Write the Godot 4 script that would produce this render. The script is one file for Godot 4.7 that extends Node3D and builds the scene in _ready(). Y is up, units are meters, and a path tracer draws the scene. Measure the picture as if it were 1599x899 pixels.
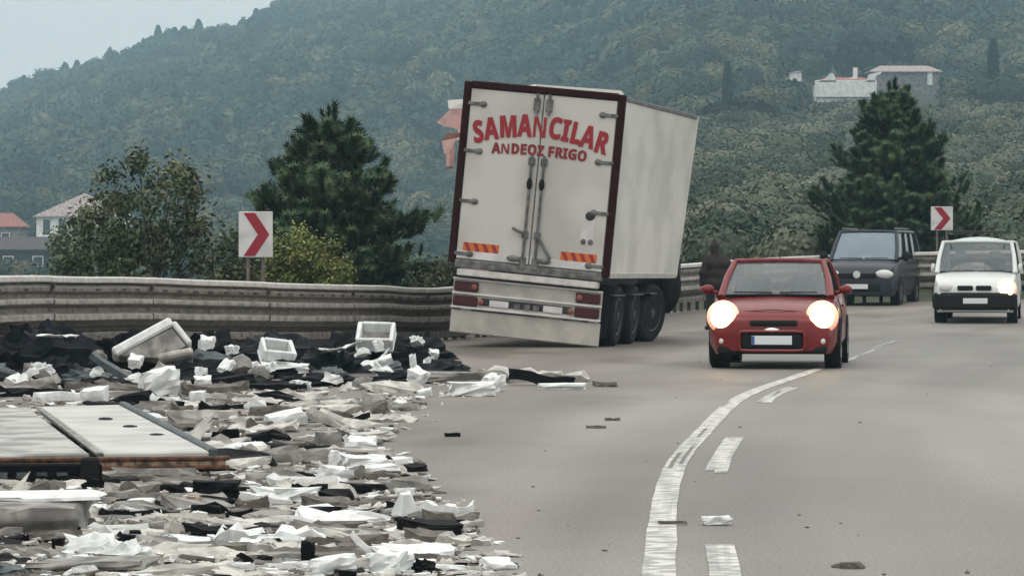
extends Node3D
# A jackknifed lorry on a wet-grey curve, spilled foam panels along the guardrail, oncoming cars, a hazy wooded hill.
# x right, y up, the camera looks along -z; "d" below is the distance ahead (-z) in metres.

var taken := {}
var rng := RandomNumberGenerator.new()
var M := {}
var noise := FastNoiseLite.new()
var noise2 := FastNoiseLite.new()


# ------------------------------------------------------------------ mesh building
class MB:
	var v := PackedVector3Array()
	var c := PackedColorArray()
	var col := Color.WHITE
	var tinted := false

	func tri(p: Vector3, q: Vector3, r: Vector3) -> void:
		v.append(p); v.append(q); v.append(r)
		c.append(col); c.append(col); c.append(col)

	func quad(p: Vector3, q: Vector3, r: Vector3, s: Vector3) -> void:
		tri(p, q, r)
		tri(p, r, s)

	func face(pts: Array, centre: Vector3) -> void:   # a convex face turned away from centre
		var n: Vector3 = (pts[2] - pts[0]).cross(pts[1] - pts[0])
		var out: bool = n.dot(pts[0] - centre) >= 0.0
		for i in range(1, pts.size() - 1):
			if out:
				tri(pts[0], pts[i], pts[i + 1])
			else:
				tri(pts[0], pts[i + 1], pts[i])

	func box(t: Transform3D, size: Vector3, b := 0.0) -> void:
		var h := size / 2.0
		b = minf(b, minf(h.x, minf(h.y, h.z)) * 0.8)
		var o := t.origin
		var at := func(a: Array) -> Vector3: return t * Vector3(a[0], a[1], a[2])
		for i in 3:
			var j := (i + 1) % 3
			var k := (i + 2) % 3
			for s in [-1.0, 1.0]:
				var f := []
				for e in [[-1, -1], [1, -1], [1, 1], [-1, 1]]:
					var p := [0.0, 0.0, 0.0]
					p[i] = s * h[i]; p[j] = e[0] * (h[j] - b); p[k] = e[1] * (h[k] - b)
					f.append(at.call(p))
				face(f, o)
			if b > 0.0:
				for si in [-1.0, 1.0]:
					for sj in [-1.0, 1.0]:
						var f := []
						for e in [[0, -1], [1, -1], [1, 1], [0, 1]]:
							var p := [0.0, 0.0, 0.0]
							p[i] = si * (h[i] - b * e[0]); p[j] = sj * (h[j] - b * (1 - e[0])); p[k] = e[1] * (h[k] - b)
							f.append(at.call(p))
						face(f, o)
		if b > 0.0:
			for sx in [-1.0, 1.0]:
				for sy in [-1.0, 1.0]:
					for sz in [-1.0, 1.0]:
						face([at.call([sx * h.x, sy * (h.y - b), sz * (h.z - b)]), at.call([sx * (h.x - b), sy * h.y, sz * (h.z - b)]), at.call([sx * (h.x - b), sy * (h.y - b), sz * h.z])], o)

	func bx(x: float, y: float, z: float, sx: float, sy: float, sz: float, b := 0.0) -> void:
		box(Transform3D(Basis(), Vector3(x, y, z)), Vector3(sx, sy, sz), b)

	func bar(p: Vector3, q: Vector3, w: float, h: float, b := 0.0) -> void:   # a box from p to q
		var z := (q - p).normalized()
		var x := Vector3.UP.cross(z)
		x = Vector3.RIGHT if x.length() < 0.01 else x.normalized()
		box(Transform3D(Basis(x, z.cross(x), z), (p + q) / 2.0), Vector3(w, h, p.distance_to(q)), b)

	func loft(rings: Array, closed := true, caps := true) -> void:
		var n: int = rings[0].size()
		for i in rings.size() - 1:
			for k in (n if closed else n - 1):
				var m := (k + 1) % n
				quad(rings[i][k], rings[i][m], rings[i + 1][m], rings[i + 1][k])
		if closed and caps:
			for e in [0, rings.size() - 1]:
				var mid := Vector3.ZERO
				for p in rings[e]:
					mid += p / n
				for k in n:
					if e == 0:
						tri(mid, rings[e][(k + 1) % n], rings[e][k])
					else:
						tri(mid, rings[e][k], rings[e][(k + 1) % n])

	func tube(pts: Array, radii: Array, sides := 6, caps := true) -> void:
		var rings := []
		var x := Vector3.ZERO
		for i in pts.size():
			var dir: Vector3 = (pts[mini(i + 1, pts.size() - 1)] - pts[maxi(i - 1, 0)]).normalized()
			if x == Vector3.ZERO:
				x = dir.cross(Vector3.UP if absf(dir.y) < 0.9 else Vector3.RIGHT).normalized()
			x = (x - dir * x.dot(dir)).normalized()
			var y := dir.cross(x)
			var r: float = radii[mini(i, radii.size() - 1)]
			var ring := []
			for k in sides:
				ring.append(pts[i] + (x * cos(TAU * k / sides) + y * sin(TAU * k / sides)) * r)
			rings.append(ring)
		loft(rings, true, caps)

	func lathe(t: Transform3D, profile: Array, sides := 20) -> void:   # profile of [radius, along x]
		var rings := []
		for p in profile:
			var ring := []
			for k in sides:
				ring.append(t * Vector3(p[1], p[0] * cos(TAU * k / sides), p[0] * sin(TAU * k / sides)))
			rings.append(ring)
		loft(rings, true, true)

	func ball(at: Vector3, r: Vector3, n := 10, m := 7) -> void:
		var rings := []
		for i in m + 1:
			var f := PI * (0.02 + 0.96 * i / m)
			var ring := []
			for k in n:
				ring.append(at + Vector3(r.x * sin(f) * cos(TAU * k / n), r.y * cos(f), r.z * sin(f) * sin(TAU * k / n)))
			rings.append(ring)
		loft(rings)

	func patch(bl: Vector3, br: Vector3, tr: Vector3, tl: Vector3, bulge: Vector3, nu := 8, nv := 5) -> void:
		var rows := []
		for j in nv + 1:
			var row := []
			for i in nu + 1:
				var a := float(i) / nu
				var b := float(j) / nv
				row.append(bl.lerp(br, a).lerp(tl.lerp(tr, a), b) + bulge * (1.0 - pow(2.0 * a - 1.0, 2)) * (0.4 + 0.6 * (1.0 - pow(2.0 * b - 1.0, 2))))
			rows.append(row)
		loft(rows, false)

	func prism(poly: PackedVector2Array, y0: float, y1: float, shrink := 1.0) -> void:   # a plan outline with thickness
		var idx := Geometry2D.triangulate_polygon(poly)
		var n := poly.size()
		for i in range(0, idx.size(), 3):
			var p := poly[idx[i]]; var q := poly[idx[i + 1]]; var r := poly[idx[i + 2]]
			var up := (r - p).cross(q - p) < 0.0
			var a := [Vector3(p.x, 0, p.y), Vector3(q.x, 0, q.y), Vector3(r.x, 0, r.y)]
			var s := Vector3(shrink, 1, shrink)
			var U := Vector3(0, y1, 0)
			var D := Vector3(0, y0, 0)
			if up:
				a = [a[0], a[2], a[1]]
			tri(a[0] * s + U, a[1] * s + U, a[2] * s + U)
			tri(a[0] + D, a[2] + D, a[1] + D)
		var ccw := not Geometry2D.is_polygon_clockwise(poly)
		for i in n:
			var p := poly[i]; var q := poly[(i + 1) % n]
			var A := Vector3(p.x, y0, p.y); var B := Vector3(q.x, y0, q.y)
			var C := Vector3(q.x * shrink, y1, q.y * shrink); var D := Vector3(p.x * shrink, y1, p.y * shrink)
			if ccw:
				quad(A, B, C, D)
			else:
				quad(B, A, D, C)

	func warp(f: Callable) -> void:
		for i in v.size():
			v[i] = f.call(v[i])

	func mesh(mat: Material, smooth := 0.0) -> ArrayMesh:
		var n := PackedVector3Array()
		n.resize(v.size())
		var near := {}
		for i in range(0, v.size(), 3):
			var f := (v[i + 2] - v[i]).cross(v[i + 1] - v[i])
			for k in 3:
				n[i + k] = f
				if smooth > 0.0:
					var key := (v[i + k] * 2000.0).round()
					if near.has(key):
						near[key].append(f)
					else:
						near[key] = [f]
		var least := cos(deg_to_rad(smooth))
		for i in v.size():
			var own := n[i].normalized()
			if smooth > 0.0:
				var sum := Vector3.ZERO
				for f in near[(v[i] * 2000.0).round()]:
					if f.normalized().dot(own) >= least:
						sum += f
				own = sum.normalized()
			n[i] = own if own.length() > 0.5 else Vector3.UP
		var a := []
		a.resize(Mesh.ARRAY_MAX)
		a[Mesh.ARRAY_VERTEX] = v
		a[Mesh.ARRAY_NORMAL] = n
		if tinted:
			a[Mesh.ARRAY_COLOR] = c
		var m := ArrayMesh.new()
		m.add_surface_from_arrays(Mesh.PRIMITIVE_TRIANGLES, a)
		m.surface_set_material(0, mat)
		return m


# ------------------------------------------------------------------ things, parts and names
func numbered(called: String) -> String:
	var n: int = taken.get(called, 0)
	taken[called] = n + 1
	return called if n == 0 else "%s_%03d" % [called, n]


func tag(o: Node3D, label: String, category: String, group := "") -> Node3D:
	o.set_meta("label", label)
	o.set_meta("category", category)
	if group:
		o.set_meta("group", group)
	return o


func thing(called: String, label: String, category: String, at := Vector3.ZERO, turn := 0.0, group := "") -> Node3D:
	var o := Node3D.new()
	o.name = numbered(called)
	add_child(o, true)
	o.position = at
	o.rotation.y = turn
	return tag(o, label, category, group)


func part(called: String, m: Mesh, parent: Node3D, t := Transform3D()) -> MeshInstance3D:
	var o := MeshInstance3D.new()
	o.name = called
	o.mesh = m
	o.transform = t
	parent.add_child(o, true)
	return o


func lone(called: String, m: Mesh, label: String, category: String, at: Vector3, group := "") -> MeshInstance3D:
	var o := MeshInstance3D.new()
	o.name = numbered(called)
	o.mesh = m
	o.position = at
	add_child(o, true)
	tag(o, label, category, group)
	return o


func struct(called: String, m: Mesh) -> MeshInstance3D:
	var o := MeshInstance3D.new()
	o.name = numbered(called)
	o.mesh = m
	o.set_meta("kind", "structure")
	add_child(o, true)
	return o


func many(called: String, m: Mesh, places: Array, tints: Array, parent: Node3D) -> MultiMeshInstance3D:
	var mm := MultiMesh.new()
	mm.transform_format = MultiMesh.TRANSFORM_3D
	mm.use_colors = tints.size() > 0
	mm.mesh = m
	mm.instance_count = places.size()
	for i in places.size():
		mm.set_instance_transform(i, places[i])
		if tints.size() > 0:
			mm.set_instance_color(i, tints[i])
	var o := MultiMeshInstance3D.new()
	o.name = called if parent != self else numbered(called)
	o.multimesh = mm
	o.set_meta("kind", "stuff")
	parent.add_child(o, true)
	return o


# ------------------------------------------------------------------ materials (colours are linear base colours)
func lin(r: float, g: float, b: float) -> Color:
	return Color(r, g, b).linear_to_srgb()


func noise_tex(freq: float, low: float, size := 512, seed_ := 1, kind := FastNoiseLite.TYPE_SIMPLEX_SMOOTH, oct := 4, bump := false) -> NoiseTexture2D:
	var f := FastNoiseLite.new()
	f.noise_type = kind
	f.frequency = freq
	f.seed = seed_
	f.fractal_octaves = oct
	var t := NoiseTexture2D.new()
	t.width = size
	t.height = size
	t.seamless = true
	t.noise = f
	if bump:
		t.as_normal_map = true
		t.bump_strength = 4.0
	else:
		var g := Gradient.new()
		g.set_color(0, Color(low, low, low))
		g.set_color(1, Color(1, 1, 1))
		g.set_offset(0, 0.28)
		g.set_offset(1, 0.66)
		t.color_ramp = g
	return t


func mat(called: String, r: float, g: float, b: float, rough := 0.7, metal := 0.0, tex := "", scale := 1.0, bump := "", bump_k := 0.4) -> StandardMaterial3D:
	var m := StandardMaterial3D.new()
	m.resource_name = called
	m.albedo_color = lin(r, g, b)
	m.roughness = rough
	m.metallic = metal
	if tex:
		m.albedo_texture = M[tex]
		m.uv1_triplanar = true
		m.uv1_scale = Vector3.ONE * scale
	if bump:
		m.normal_enabled = true
		m.normal_texture = M[bump]
		m.normal_scale = bump_k
		m.uv1_triplanar = true
		m.uv1_scale = Vector3.ONE * scale
	M[called] = m
	return m


func leafy(called: String, rough := 0.75) -> StandardMaterial3D:
	var m := StandardMaterial3D.new()
	m.resource_name = called
	m.albedo_color = Color.WHITE
	m.vertex_color_use_as_albedo = true
	m.roughness = rough
	m.metallic_specular = 0.3
	M[called] = m
	return m


func materials() -> void:
	M.soft = noise_tex(0.008, 0.90, 512, 3)
	M.grime = noise_tex(0.012, 0.72, 512, 8, FastNoiseLite.TYPE_SIMPLEX_SMOOTH, 5)
	M.speck = noise_tex(0.12, 0.82, 512, 5, FastNoiseLite.TYPE_SIMPLEX_SMOOTH, 3)
	M.rust = noise_tex(0.02, 0.5, 512, 11, FastNoiseLite.TYPE_PERLIN, 5)
	M.bumps = noise_tex(0.03, 0.0, 512, 21, FastNoiseLite.TYPE_SIMPLEX_SMOOTH, 5, true)
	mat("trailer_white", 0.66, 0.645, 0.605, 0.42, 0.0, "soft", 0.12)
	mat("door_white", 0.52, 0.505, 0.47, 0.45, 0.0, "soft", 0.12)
	mat("maroon", 0.026, 0.005, 0.006, 0.7, 0.0, "soft", 1.5)
	mat("grey_steel", 0.17, 0.17, 0.165, 0.5, 0.3, "grime", 0.8)
	mat("dark_steel", 0.03, 0.03, 0.032, 0.6, 0.2, "grime", 1.0)
	mat("bumper_white", 0.45, 0.43, 0.39, 0.5, 0.0, "soft", 0.5)
	mat("black_rubber", 0.018, 0.018, 0.02, 0.85, 0.0, "soft", 2.0)
	mat("black_plastic", 0.012, 0.012, 0.013, 0.75)
	M.black_plastic.metallic_specular = 0.25
	mat("rim_lorry", 0.035, 0.035, 0.037, 0.6, 0.2)
	mat("rim_grey", 0.30, 0.30, 0.31, 0.4, 0.6)
	mat("letter_red", 0.27, 0.006, 0.012, 0.5)
	mat("letter_dark", 0.19, 0.008, 0.012, 0.5)
	mat("orange", 0.55, 0.12, 0.02, 0.4)
	mat("stripe_red", 0.24, 0.02, 0.015, 0.4)
	mat("tail_red", 0.05, 0.004, 0.007, 0.25)
	mat("tail_amber", 0.22, 0.07, 0.05, 0.3)
	mat("tractor_red", 0.56, 0.34, 0.32, 0.35, 0.0, "soft", 0.8)
	mat("sign_white", 0.62, 0.61, 0.605, 0.5, 0.0, "soft", 0.4)
	mat("sign_red", 0.27, 0.006, 0.02, 0.45)
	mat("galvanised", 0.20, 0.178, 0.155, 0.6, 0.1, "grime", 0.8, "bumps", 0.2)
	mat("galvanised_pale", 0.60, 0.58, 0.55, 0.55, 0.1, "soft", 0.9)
	mat("galvanised_lit", 0.36, 0.34, 0.31, 0.6, 0.1, "grime", 0.7)
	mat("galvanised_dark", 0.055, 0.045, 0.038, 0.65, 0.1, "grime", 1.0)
	mat("car_red", 0.150, 0.012, 0.014, 0.3, 0.0)
	M.car_red.clearcoat_enabled = true
	M.car_red.clearcoat = 0.3
	M.car_red.metallic_specular = 0.3
	M.car_red.clearcoat_roughness = 0.05
	mat("car_navy", 0.022, 0.026, 0.036, 0.28)
	M.car_navy.metallic_specular = 0.35
	mat("car_white", 0.56, 0.585, 0.58, 0.3)
	M.car_white.clearcoat_enabled = true
	M.car_white.clearcoat = 0.6
	mat("seat_grey", 0.06, 0.06, 0.065, 0.9)
	mat("cloth_pale", 0.35, 0.35, 0.34, 0.9)
	mat("lens_clear", 0.55, 0.56, 0.56, 0.12)
	mat("plate_white", 0.62, 0.66, 0.68, 0.4)
	mat("plate_blue", 0.03, 0.08, 0.3, 0.4)
	mat("chrome", 0.7, 0.7, 0.7, 0.2, 0.9)
	var glass := StandardMaterial3D.new()
	glass.resource_name = "glass"
	glass.albedo_color = Color(0.35, 0.4, 0.42, 0.45)
	glass.transparency = BaseMaterial3D.TRANSPARENCY_ALPHA
	glass.roughness = 0.04
	M.glass = glass
	mat("window_dark", 0.03, 0.035, 0.04, 0.1)
	for k in [["lamp_halo", 1.0, 0.40, 0.10, 0.85], ["lamp_warm", 1.0, 0.86, 0.58, 9.0], ["lamp_white", 1.0, 0.84, 0.58, 7.0]]:
		var e := StandardMaterial3D.new()
		e.resource_name = k[0]
		e.albedo_color = Color(1, 0.95, 0.85)
		e.emission_enabled = true
		e.emission = Color(k[1], k[2], k[3])
		e.emission_energy_multiplier = k[4]
		M[k[0]] = e
	# spilled load
	mat("foam_white", 0.70, 0.725, 0.72, 0.7, 0.0, "soft", 1.6, "bumps", 0.25)
	mat("panel_pale", 0.40, 0.395, 0.375, 0.6, 0.0, "grime", 0.25)
	mat("panel_white", 0.47, 0.47, 0.455, 0.6, 0.0, "soft", 0.3)
	mat("foam_ivory", 0.54, 0.525, 0.485, 0.75, 0.0, "grime", 0.7, "bumps", 0.2)
	mat("foam_grey", 0.30, 0.292, 0.275, 0.75, 0.0, "grime", 0.7, "bumps", 0.2)
	mat("board_brown", 0.14, 0.125, 0.11, 0.8, 0.0, "grime", 1.4, "bumps", 0.6)
	mat("board_tan", 0.42, 0.31, 0.23, 0.8, 0.0, "grime", 1.4)
	mat("sheet_black", 0.006, 0.0065, 0.008, 0.7, 0.0, "soft", 1.0, "bumps", 0.9)
	mat("sheet_navy", 0.010, 0.0135, 0.019, 0.6, 0.0, "grime", 1.0, "bumps", 0.9)
	mat("sheet_slate", 0.065, 0.085, 0.093, 0.6, 0.0, "grime", 1.2, "bumps", 0.8)
	mat("brown_frame", 0.12, 0.045, 0.018, 0.55, 0.1, "rust", 1.6)
	mat("brown_light", 0.36, 0.24, 0.16, 0.6, 0.0, "rust", 1.6)
	for k in ["foam_grey", "sheet_black", "sheet_navy", "black_rubber"]:
		M[k].metallic_specular = 0.2
	for k in ["foam_white", "foam_ivory", "foam_grey", "board_brown", "board_tan", "sheet_black", "sheet_navy", "sheet_slate"]:
		M[k].uv1_world_triplanar = true
	var tinted := glass.duplicate()
	tinted.resource_name = "sky_toned_glass"
	tinted.albedo_color = Color(0.52, 0.60, 0.66, 0.55)  # sky reflection put into the pane as a pale blue colour
	M.sky_toned_glass = tinted
	# plants and houses
	mat("bark", 0.07, 0.055, 0.045, 0.9, 0.0, "grime", 2.0, "bumps", 1.0)
	leafy("needles", 0.7)
	leafy("leaves", 0.6)
	leafy("far_leaves", 0.9)
	mat("house_white", 0.74, 0.74, 0.72, 0.8, 0.0, "soft", 0.2)
	mat("house_mauve", 0.22, 0.19, 0.19, 0.85, 0.0, "grime", 0.2)
	mat("roof_red", 0.34, 0.13, 0.11, 0.85, 0.0, "grime", 0.3)
	mat("roof_pale", 0.40, 0.33, 0.32, 0.85, 0.0, "grime", 0.3)
	mat("roof_grey", 0.075, 0.060, 0.066, 0.85, 0.0, "grime", 0.3)
	mat("wall_shaded", 0.035, 0.035, 0.04, 0.85, 0.0, "grime", 0.3)  # the shade on this wall is put into its colour
	# person
	mat("skin", 0.36, 0.20, 0.14, 0.6)
	mat("jacket", 0.020, 0.012, 0.014, 0.85, 0.0, "soft", 3.0)
	mat("trousers", 0.016, 0.014, 0.018, 0.9, 0.0, "soft", 3.0)
	M.maroon.metallic_specular = 0.2
	mat("hair", 0.012, 0.009, 0.008, 0.7)
	mat("shoe", 0.012, 0.012, 0.012, 0.6)


# ------------------------------------------------------------------ the lie of the land
var CENTRE := [[3, 0.3], [12, 0.5], [17.9, 0.69], [26.1, 1.09], [31.6, 1.55], [40, 2.4], [46, 3.35], [54.5, 4.8], [65, 6.5], [75, 8.6], [81, 10.9], [85.5, 14.2], [88.5, 19], [90, 26], [90.5, 36]]
var RAIL := [[22, -10.5, 1.22], [36, -8.6, 1.22], [44, -7.3, 1.22], [48, -6.4, 1.22], [53, -5.3, 1.17], [57, -3.85, 1.07], [62, -2.4, 0.98], [66, -1.2, 0.92], [73, 0.7, 1.03], [80, 2.3, 1.17], [86, 3.94, 1.27], [90.5, 6.6, 1.42], [93, 10.2, 1.54], [94.5, 16, 1.6], [95, 24, 1.62], [95, 34, 1.62]]
var ROAD_S: Array = []     # [position, right-hand normal] every metre along the centre line


func spline(pts: Array, step: float) -> PackedVector3Array:
	var c := Curve3D.new()
	c.bake_interval = step / 4.0
	for i in pts.size():
		var p: Array = pts[i]
		var a: Array = pts[maxi(i - 1, 0)]
		var b: Array = pts[mini(i + 1, pts.size() - 1)]
		var here := Vector3(p[1], p[2] if p.size() > 2 else 0.0, -p[0])
		var t := Vector3(b[1] - a[1], (b[2] - a[2]) if p.size() > 2 else 0.0, a[0] - b[0])
		var before := here.distance_to(Vector3(a[1], here.y, -a[0]))
		var after := here.distance_to(Vector3(b[1], here.y, -b[0]))
		t = t.normalized() if t.length() > 0 else Vector3.FORWARD
		c.add_point(here, -t * before * 0.33, t * after * 0.33)
	var out := PackedVector3Array()
	var n := int(c.get_baked_length() / step)
	for i in n + 1:
		out.append(c.sample_baked(i * step, true))
	return out


func road_y(d: float) -> float:
	return 0.38 * smoothstep(74.0, 97.0, d)


func ramp(table: Array, d: float) -> float:
	for i in range(1, table.size()):
		if d <= table[i][0]:
			var t: float = (d - table[i - 1][0]) / (table[i][0] - table[i - 1][0])
			return lerpf(table[i - 1][1], table[i][1], t)
	return table[-1][1]


func land(x: float, d: float) -> float:
	var bearing := 800.0 + 6000.0 * x / maxf(d, 40.0)
	var ridge := 70.5 + 0.087 * clampf(bearing, -900.0, 2600.0)
	var left := ramp([[-60, -0.2], [56, -0.2], [78, -1.3], [120, -2.6], [300, -3.2], [480, -1.5], [620, 2.0], [800, 10.0], [1200, ridge * 0.5], [1780, ridge], [1900, ridge - 3.0], [2600, ridge - 70.0]], d)
	var right := ramp([[-60, -0.2], [78, -0.2], [98, 0.16], [130, 1.2], [300, 6.0], [500, 17.0], [680, 29.0], [1100, 76.0], [1780, ridge], [1900, ridge - 3.0], [2600, ridge - 70.0]], d)
	var y := lerpf(left, right, smoothstep(690.0, 1120.0, bearing))
	return y + (noise.get_noise_2d(x * 0.35, d * 0.35) * 0.006 * maxf(0.0, d - 110.0) if d > 110.0 else 0.0)


func ground() -> void:
	var st := MB.new()
	st.tinted = true
	var rows := []
	var cols := []
	for i in 130:
		var d := -40.0 + 150.0 * minf(i, 38) / 38.0
		if i > 38:
			d = 110.0 + 2490.0 * pow((i - 38) / 91.0, 1.5)
		var row := []
		var tint := []
		for k in 81:
			var x := (k / 40.0 - 1.0) * (45.0 + 0.3 * maxf(d, 0.0))
			row.append(Vector3(x, land(x, d), -d))
			var g := noise.get_noise_2d(x * 1.3 + 300.0, d * 1.3) * 0.5 + 0.5
			tint.append(Color(0.052, 0.054, 0.032).lerp(Color(0.034, 0.048, 0.026), g))
		rows.append(row)
		cols.append(tint)
	for i in rows.size() - 1:
		for k in 80:
			st.col = cols[i][k]
			st.quad(rows[i][k], rows[i + 1][k], rows[i + 1][k + 1], rows[i][k + 1])
	var m := leafy("earth", 0.95)
	m.albedo_texture = M.grime
	m.uv1_triplanar = true
	m.uv1_world_triplanar = true
	m.uv1_scale = Vector3.ONE * 0.07
	struct("ground", st.mesh(m, 60.0))


func road() -> void:
	var c := spline(CENTRE, 0.5)
	for i in c.size():
		var t := (c[mini(i + 1, c.size() - 1)] - c[maxi(i - 1, 0)]).normalized()
		c[i].y = road_y(-c[i].z)
		ROAD_S.append([c[i], Vector3(-t.z, 0, t.x)])
	var st := MB.new()
	st.tinted = true
	var across := 110
	var rows := []
	var tints := []
	for i in c.size():
		var d: float = -c[i].z
		var wl := lerpf(11.0, 9.3, smoothstep(44.0, 70.0, d)) - 1.2 * smoothstep(76.0, 88.0, d)
		var wr := lerpf(10.5, 4.6, smoothstep(50.0, 80.0, d))
		var row := []
		var tint := []
		for k in across + 1:
			var u := lerpf(-wl, wr, float(k) / across)
			var p: Vector3 = c[i] + ROAD_S[i][1] * u
			p.y = road_y(-p.z)
			row.append(p)
			var s := i * 0.5
			var streak := noise.get_noise_2d(u * 9.0, s * 0.5)            # wear drawn out along the lanes
			var blot := noise2.get_noise_2d(p.x * 4.0, p.z * 2.0) + 0.6 * noise2.get_noise_2d(p.x * 17.0 + 50.0, p.z * 7.0)
			var dusty := 1.0 - smoothstep(-3.5, 0.6, u + blot * 2.0)       # dust and crumbs off the spilled load
			var g := Color(0.200, 0.190, 0.176).lerp(Color(0.178, 0.155, 0.137), dusty * 0.9)
			var patch := 0.06 * smoothstep(0.1, 0.16, noise2.get_noise_2d(p.x * 2.0 + 33.0, p.z * 0.7))
			var k2 := 1.0 + patch * 2.2 + streak * 0.42 + blot * 0.20
			var track := exp(-pow((u - 1.7) / 0.35, 2)) + exp(-pow((u - 3.4) / 0.35, 2)) + exp(-pow((u + 2.0) / 0.4, 2)) + exp(-pow((u + 3.8) / 0.4, 2))
			k2 *= 1.0 - 0.10 * track
			var spill := smoothstep(0.08, 0.42, noise2.get_noise_2d(p.x * 13.0 + 90.0, p.z * 4.5) + 0.35 * noise2.get_noise_2d(p.x * 3.0, p.z * 1.2 + 70.0)) * dusty
			tint.append(Color(g.r * k2, g.g * k2, g.b * k2).lerp(Color(0.095, 0.078, 0.062), spill * 0.75))
		rows.append(row)
		tints.append(tint)
	for i in rows.size() - 1:
		for k in across:
			var q := [[i, k], [i + 1, k], [i + 1, k + 1], [i, k], [i + 1, k + 1], [i, k + 1]]
			for e in q:
				st.v.append(rows[e[0]][e[1]])
				st.c.append(tints[e[0]][e[1]])
	var m := leafy("asphalt", 0.62)
	m.albedo_texture = M.speck
	m.uv1_triplanar = true
	m.uv1_world_triplanar = true
	m.uv1_scale = Vector3.ONE * 0.55
	m.normal_enabled = true
	m.normal_texture = M.bumps
	m.normal_scale = 0.15
	m.metallic_specular = 0.4
	struct("road", st.mesh(m, 60.0))
	# paint: one unbroken line and, a hand's breadth to its right, dashes
	var paint := leafy("road_paint", 0.5)
	paint.albedo_texture = M.grime
	paint.uv1_triplanar = true
	paint.uv1_world_triplanar = true
	paint.uv1_scale = Vector3.ONE * 0.9
	struct("centre_line", stripe(0.0, 0.155, 3.0, 66.0).mesh(paint))
	for e in [[15.2, 19.9], [26.0, 31.3], [38.4, 43.0]]:
		struct("dashed_line", stripe(0.30, 0.15, e[0], e[1]).mesh(paint))


func stripe(u0: float, w: float, d0: float, d1: float) -> MB:
	var st := MB.new()
	st.tinted = true
	var had := false
	var a := []
	for i in ROAD_S.size():
		for f in [0.0, 0.5]:
			var j := mini(i + 1, ROAD_S.size() - 1)
			var p: Vector3 = ROAD_S[i][0].lerp(ROAD_S[j][0], f)
			var n: Vector3 = ROAD_S[i][1].lerp(ROAD_S[j][1], f).normalized()
			var d := -p.z
			if d < d0 or d > d1:
				had = false
				continue
			var here := []
			for k in 6:
				var e := (k / 5.0 - 0.5) * (w + noise2.get_noise_2d(d * 12.0, u0 * 90.0 + (40.0 if k > 2 else 0.0)) * 0.022)
				var q := p + n * (u0 + e)
				here.append(Vector3(q.x, road_y(-q.z) + 0.004, q.z))
			if had:
				for k in 5:
					var worn := noise2.get_noise_3d(d * 5.0, k * 14.0, u0 * 100.0)
					if worn > 0.42 - 0.55 * smoothstep(45.0, 62.0, d):
						continue
					var g := (0.56 - 0.3 * maxf(worn, -0.1)) * lerpf(1.0, 0.62, smoothstep(45.0, 60.0, d))
					st.col = Color(g, g * 0.99, g * 0.95)
					st.quad(a[k], here[k], here[k + 1], a[k + 1])
			a = here
			had = true
	return st


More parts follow.
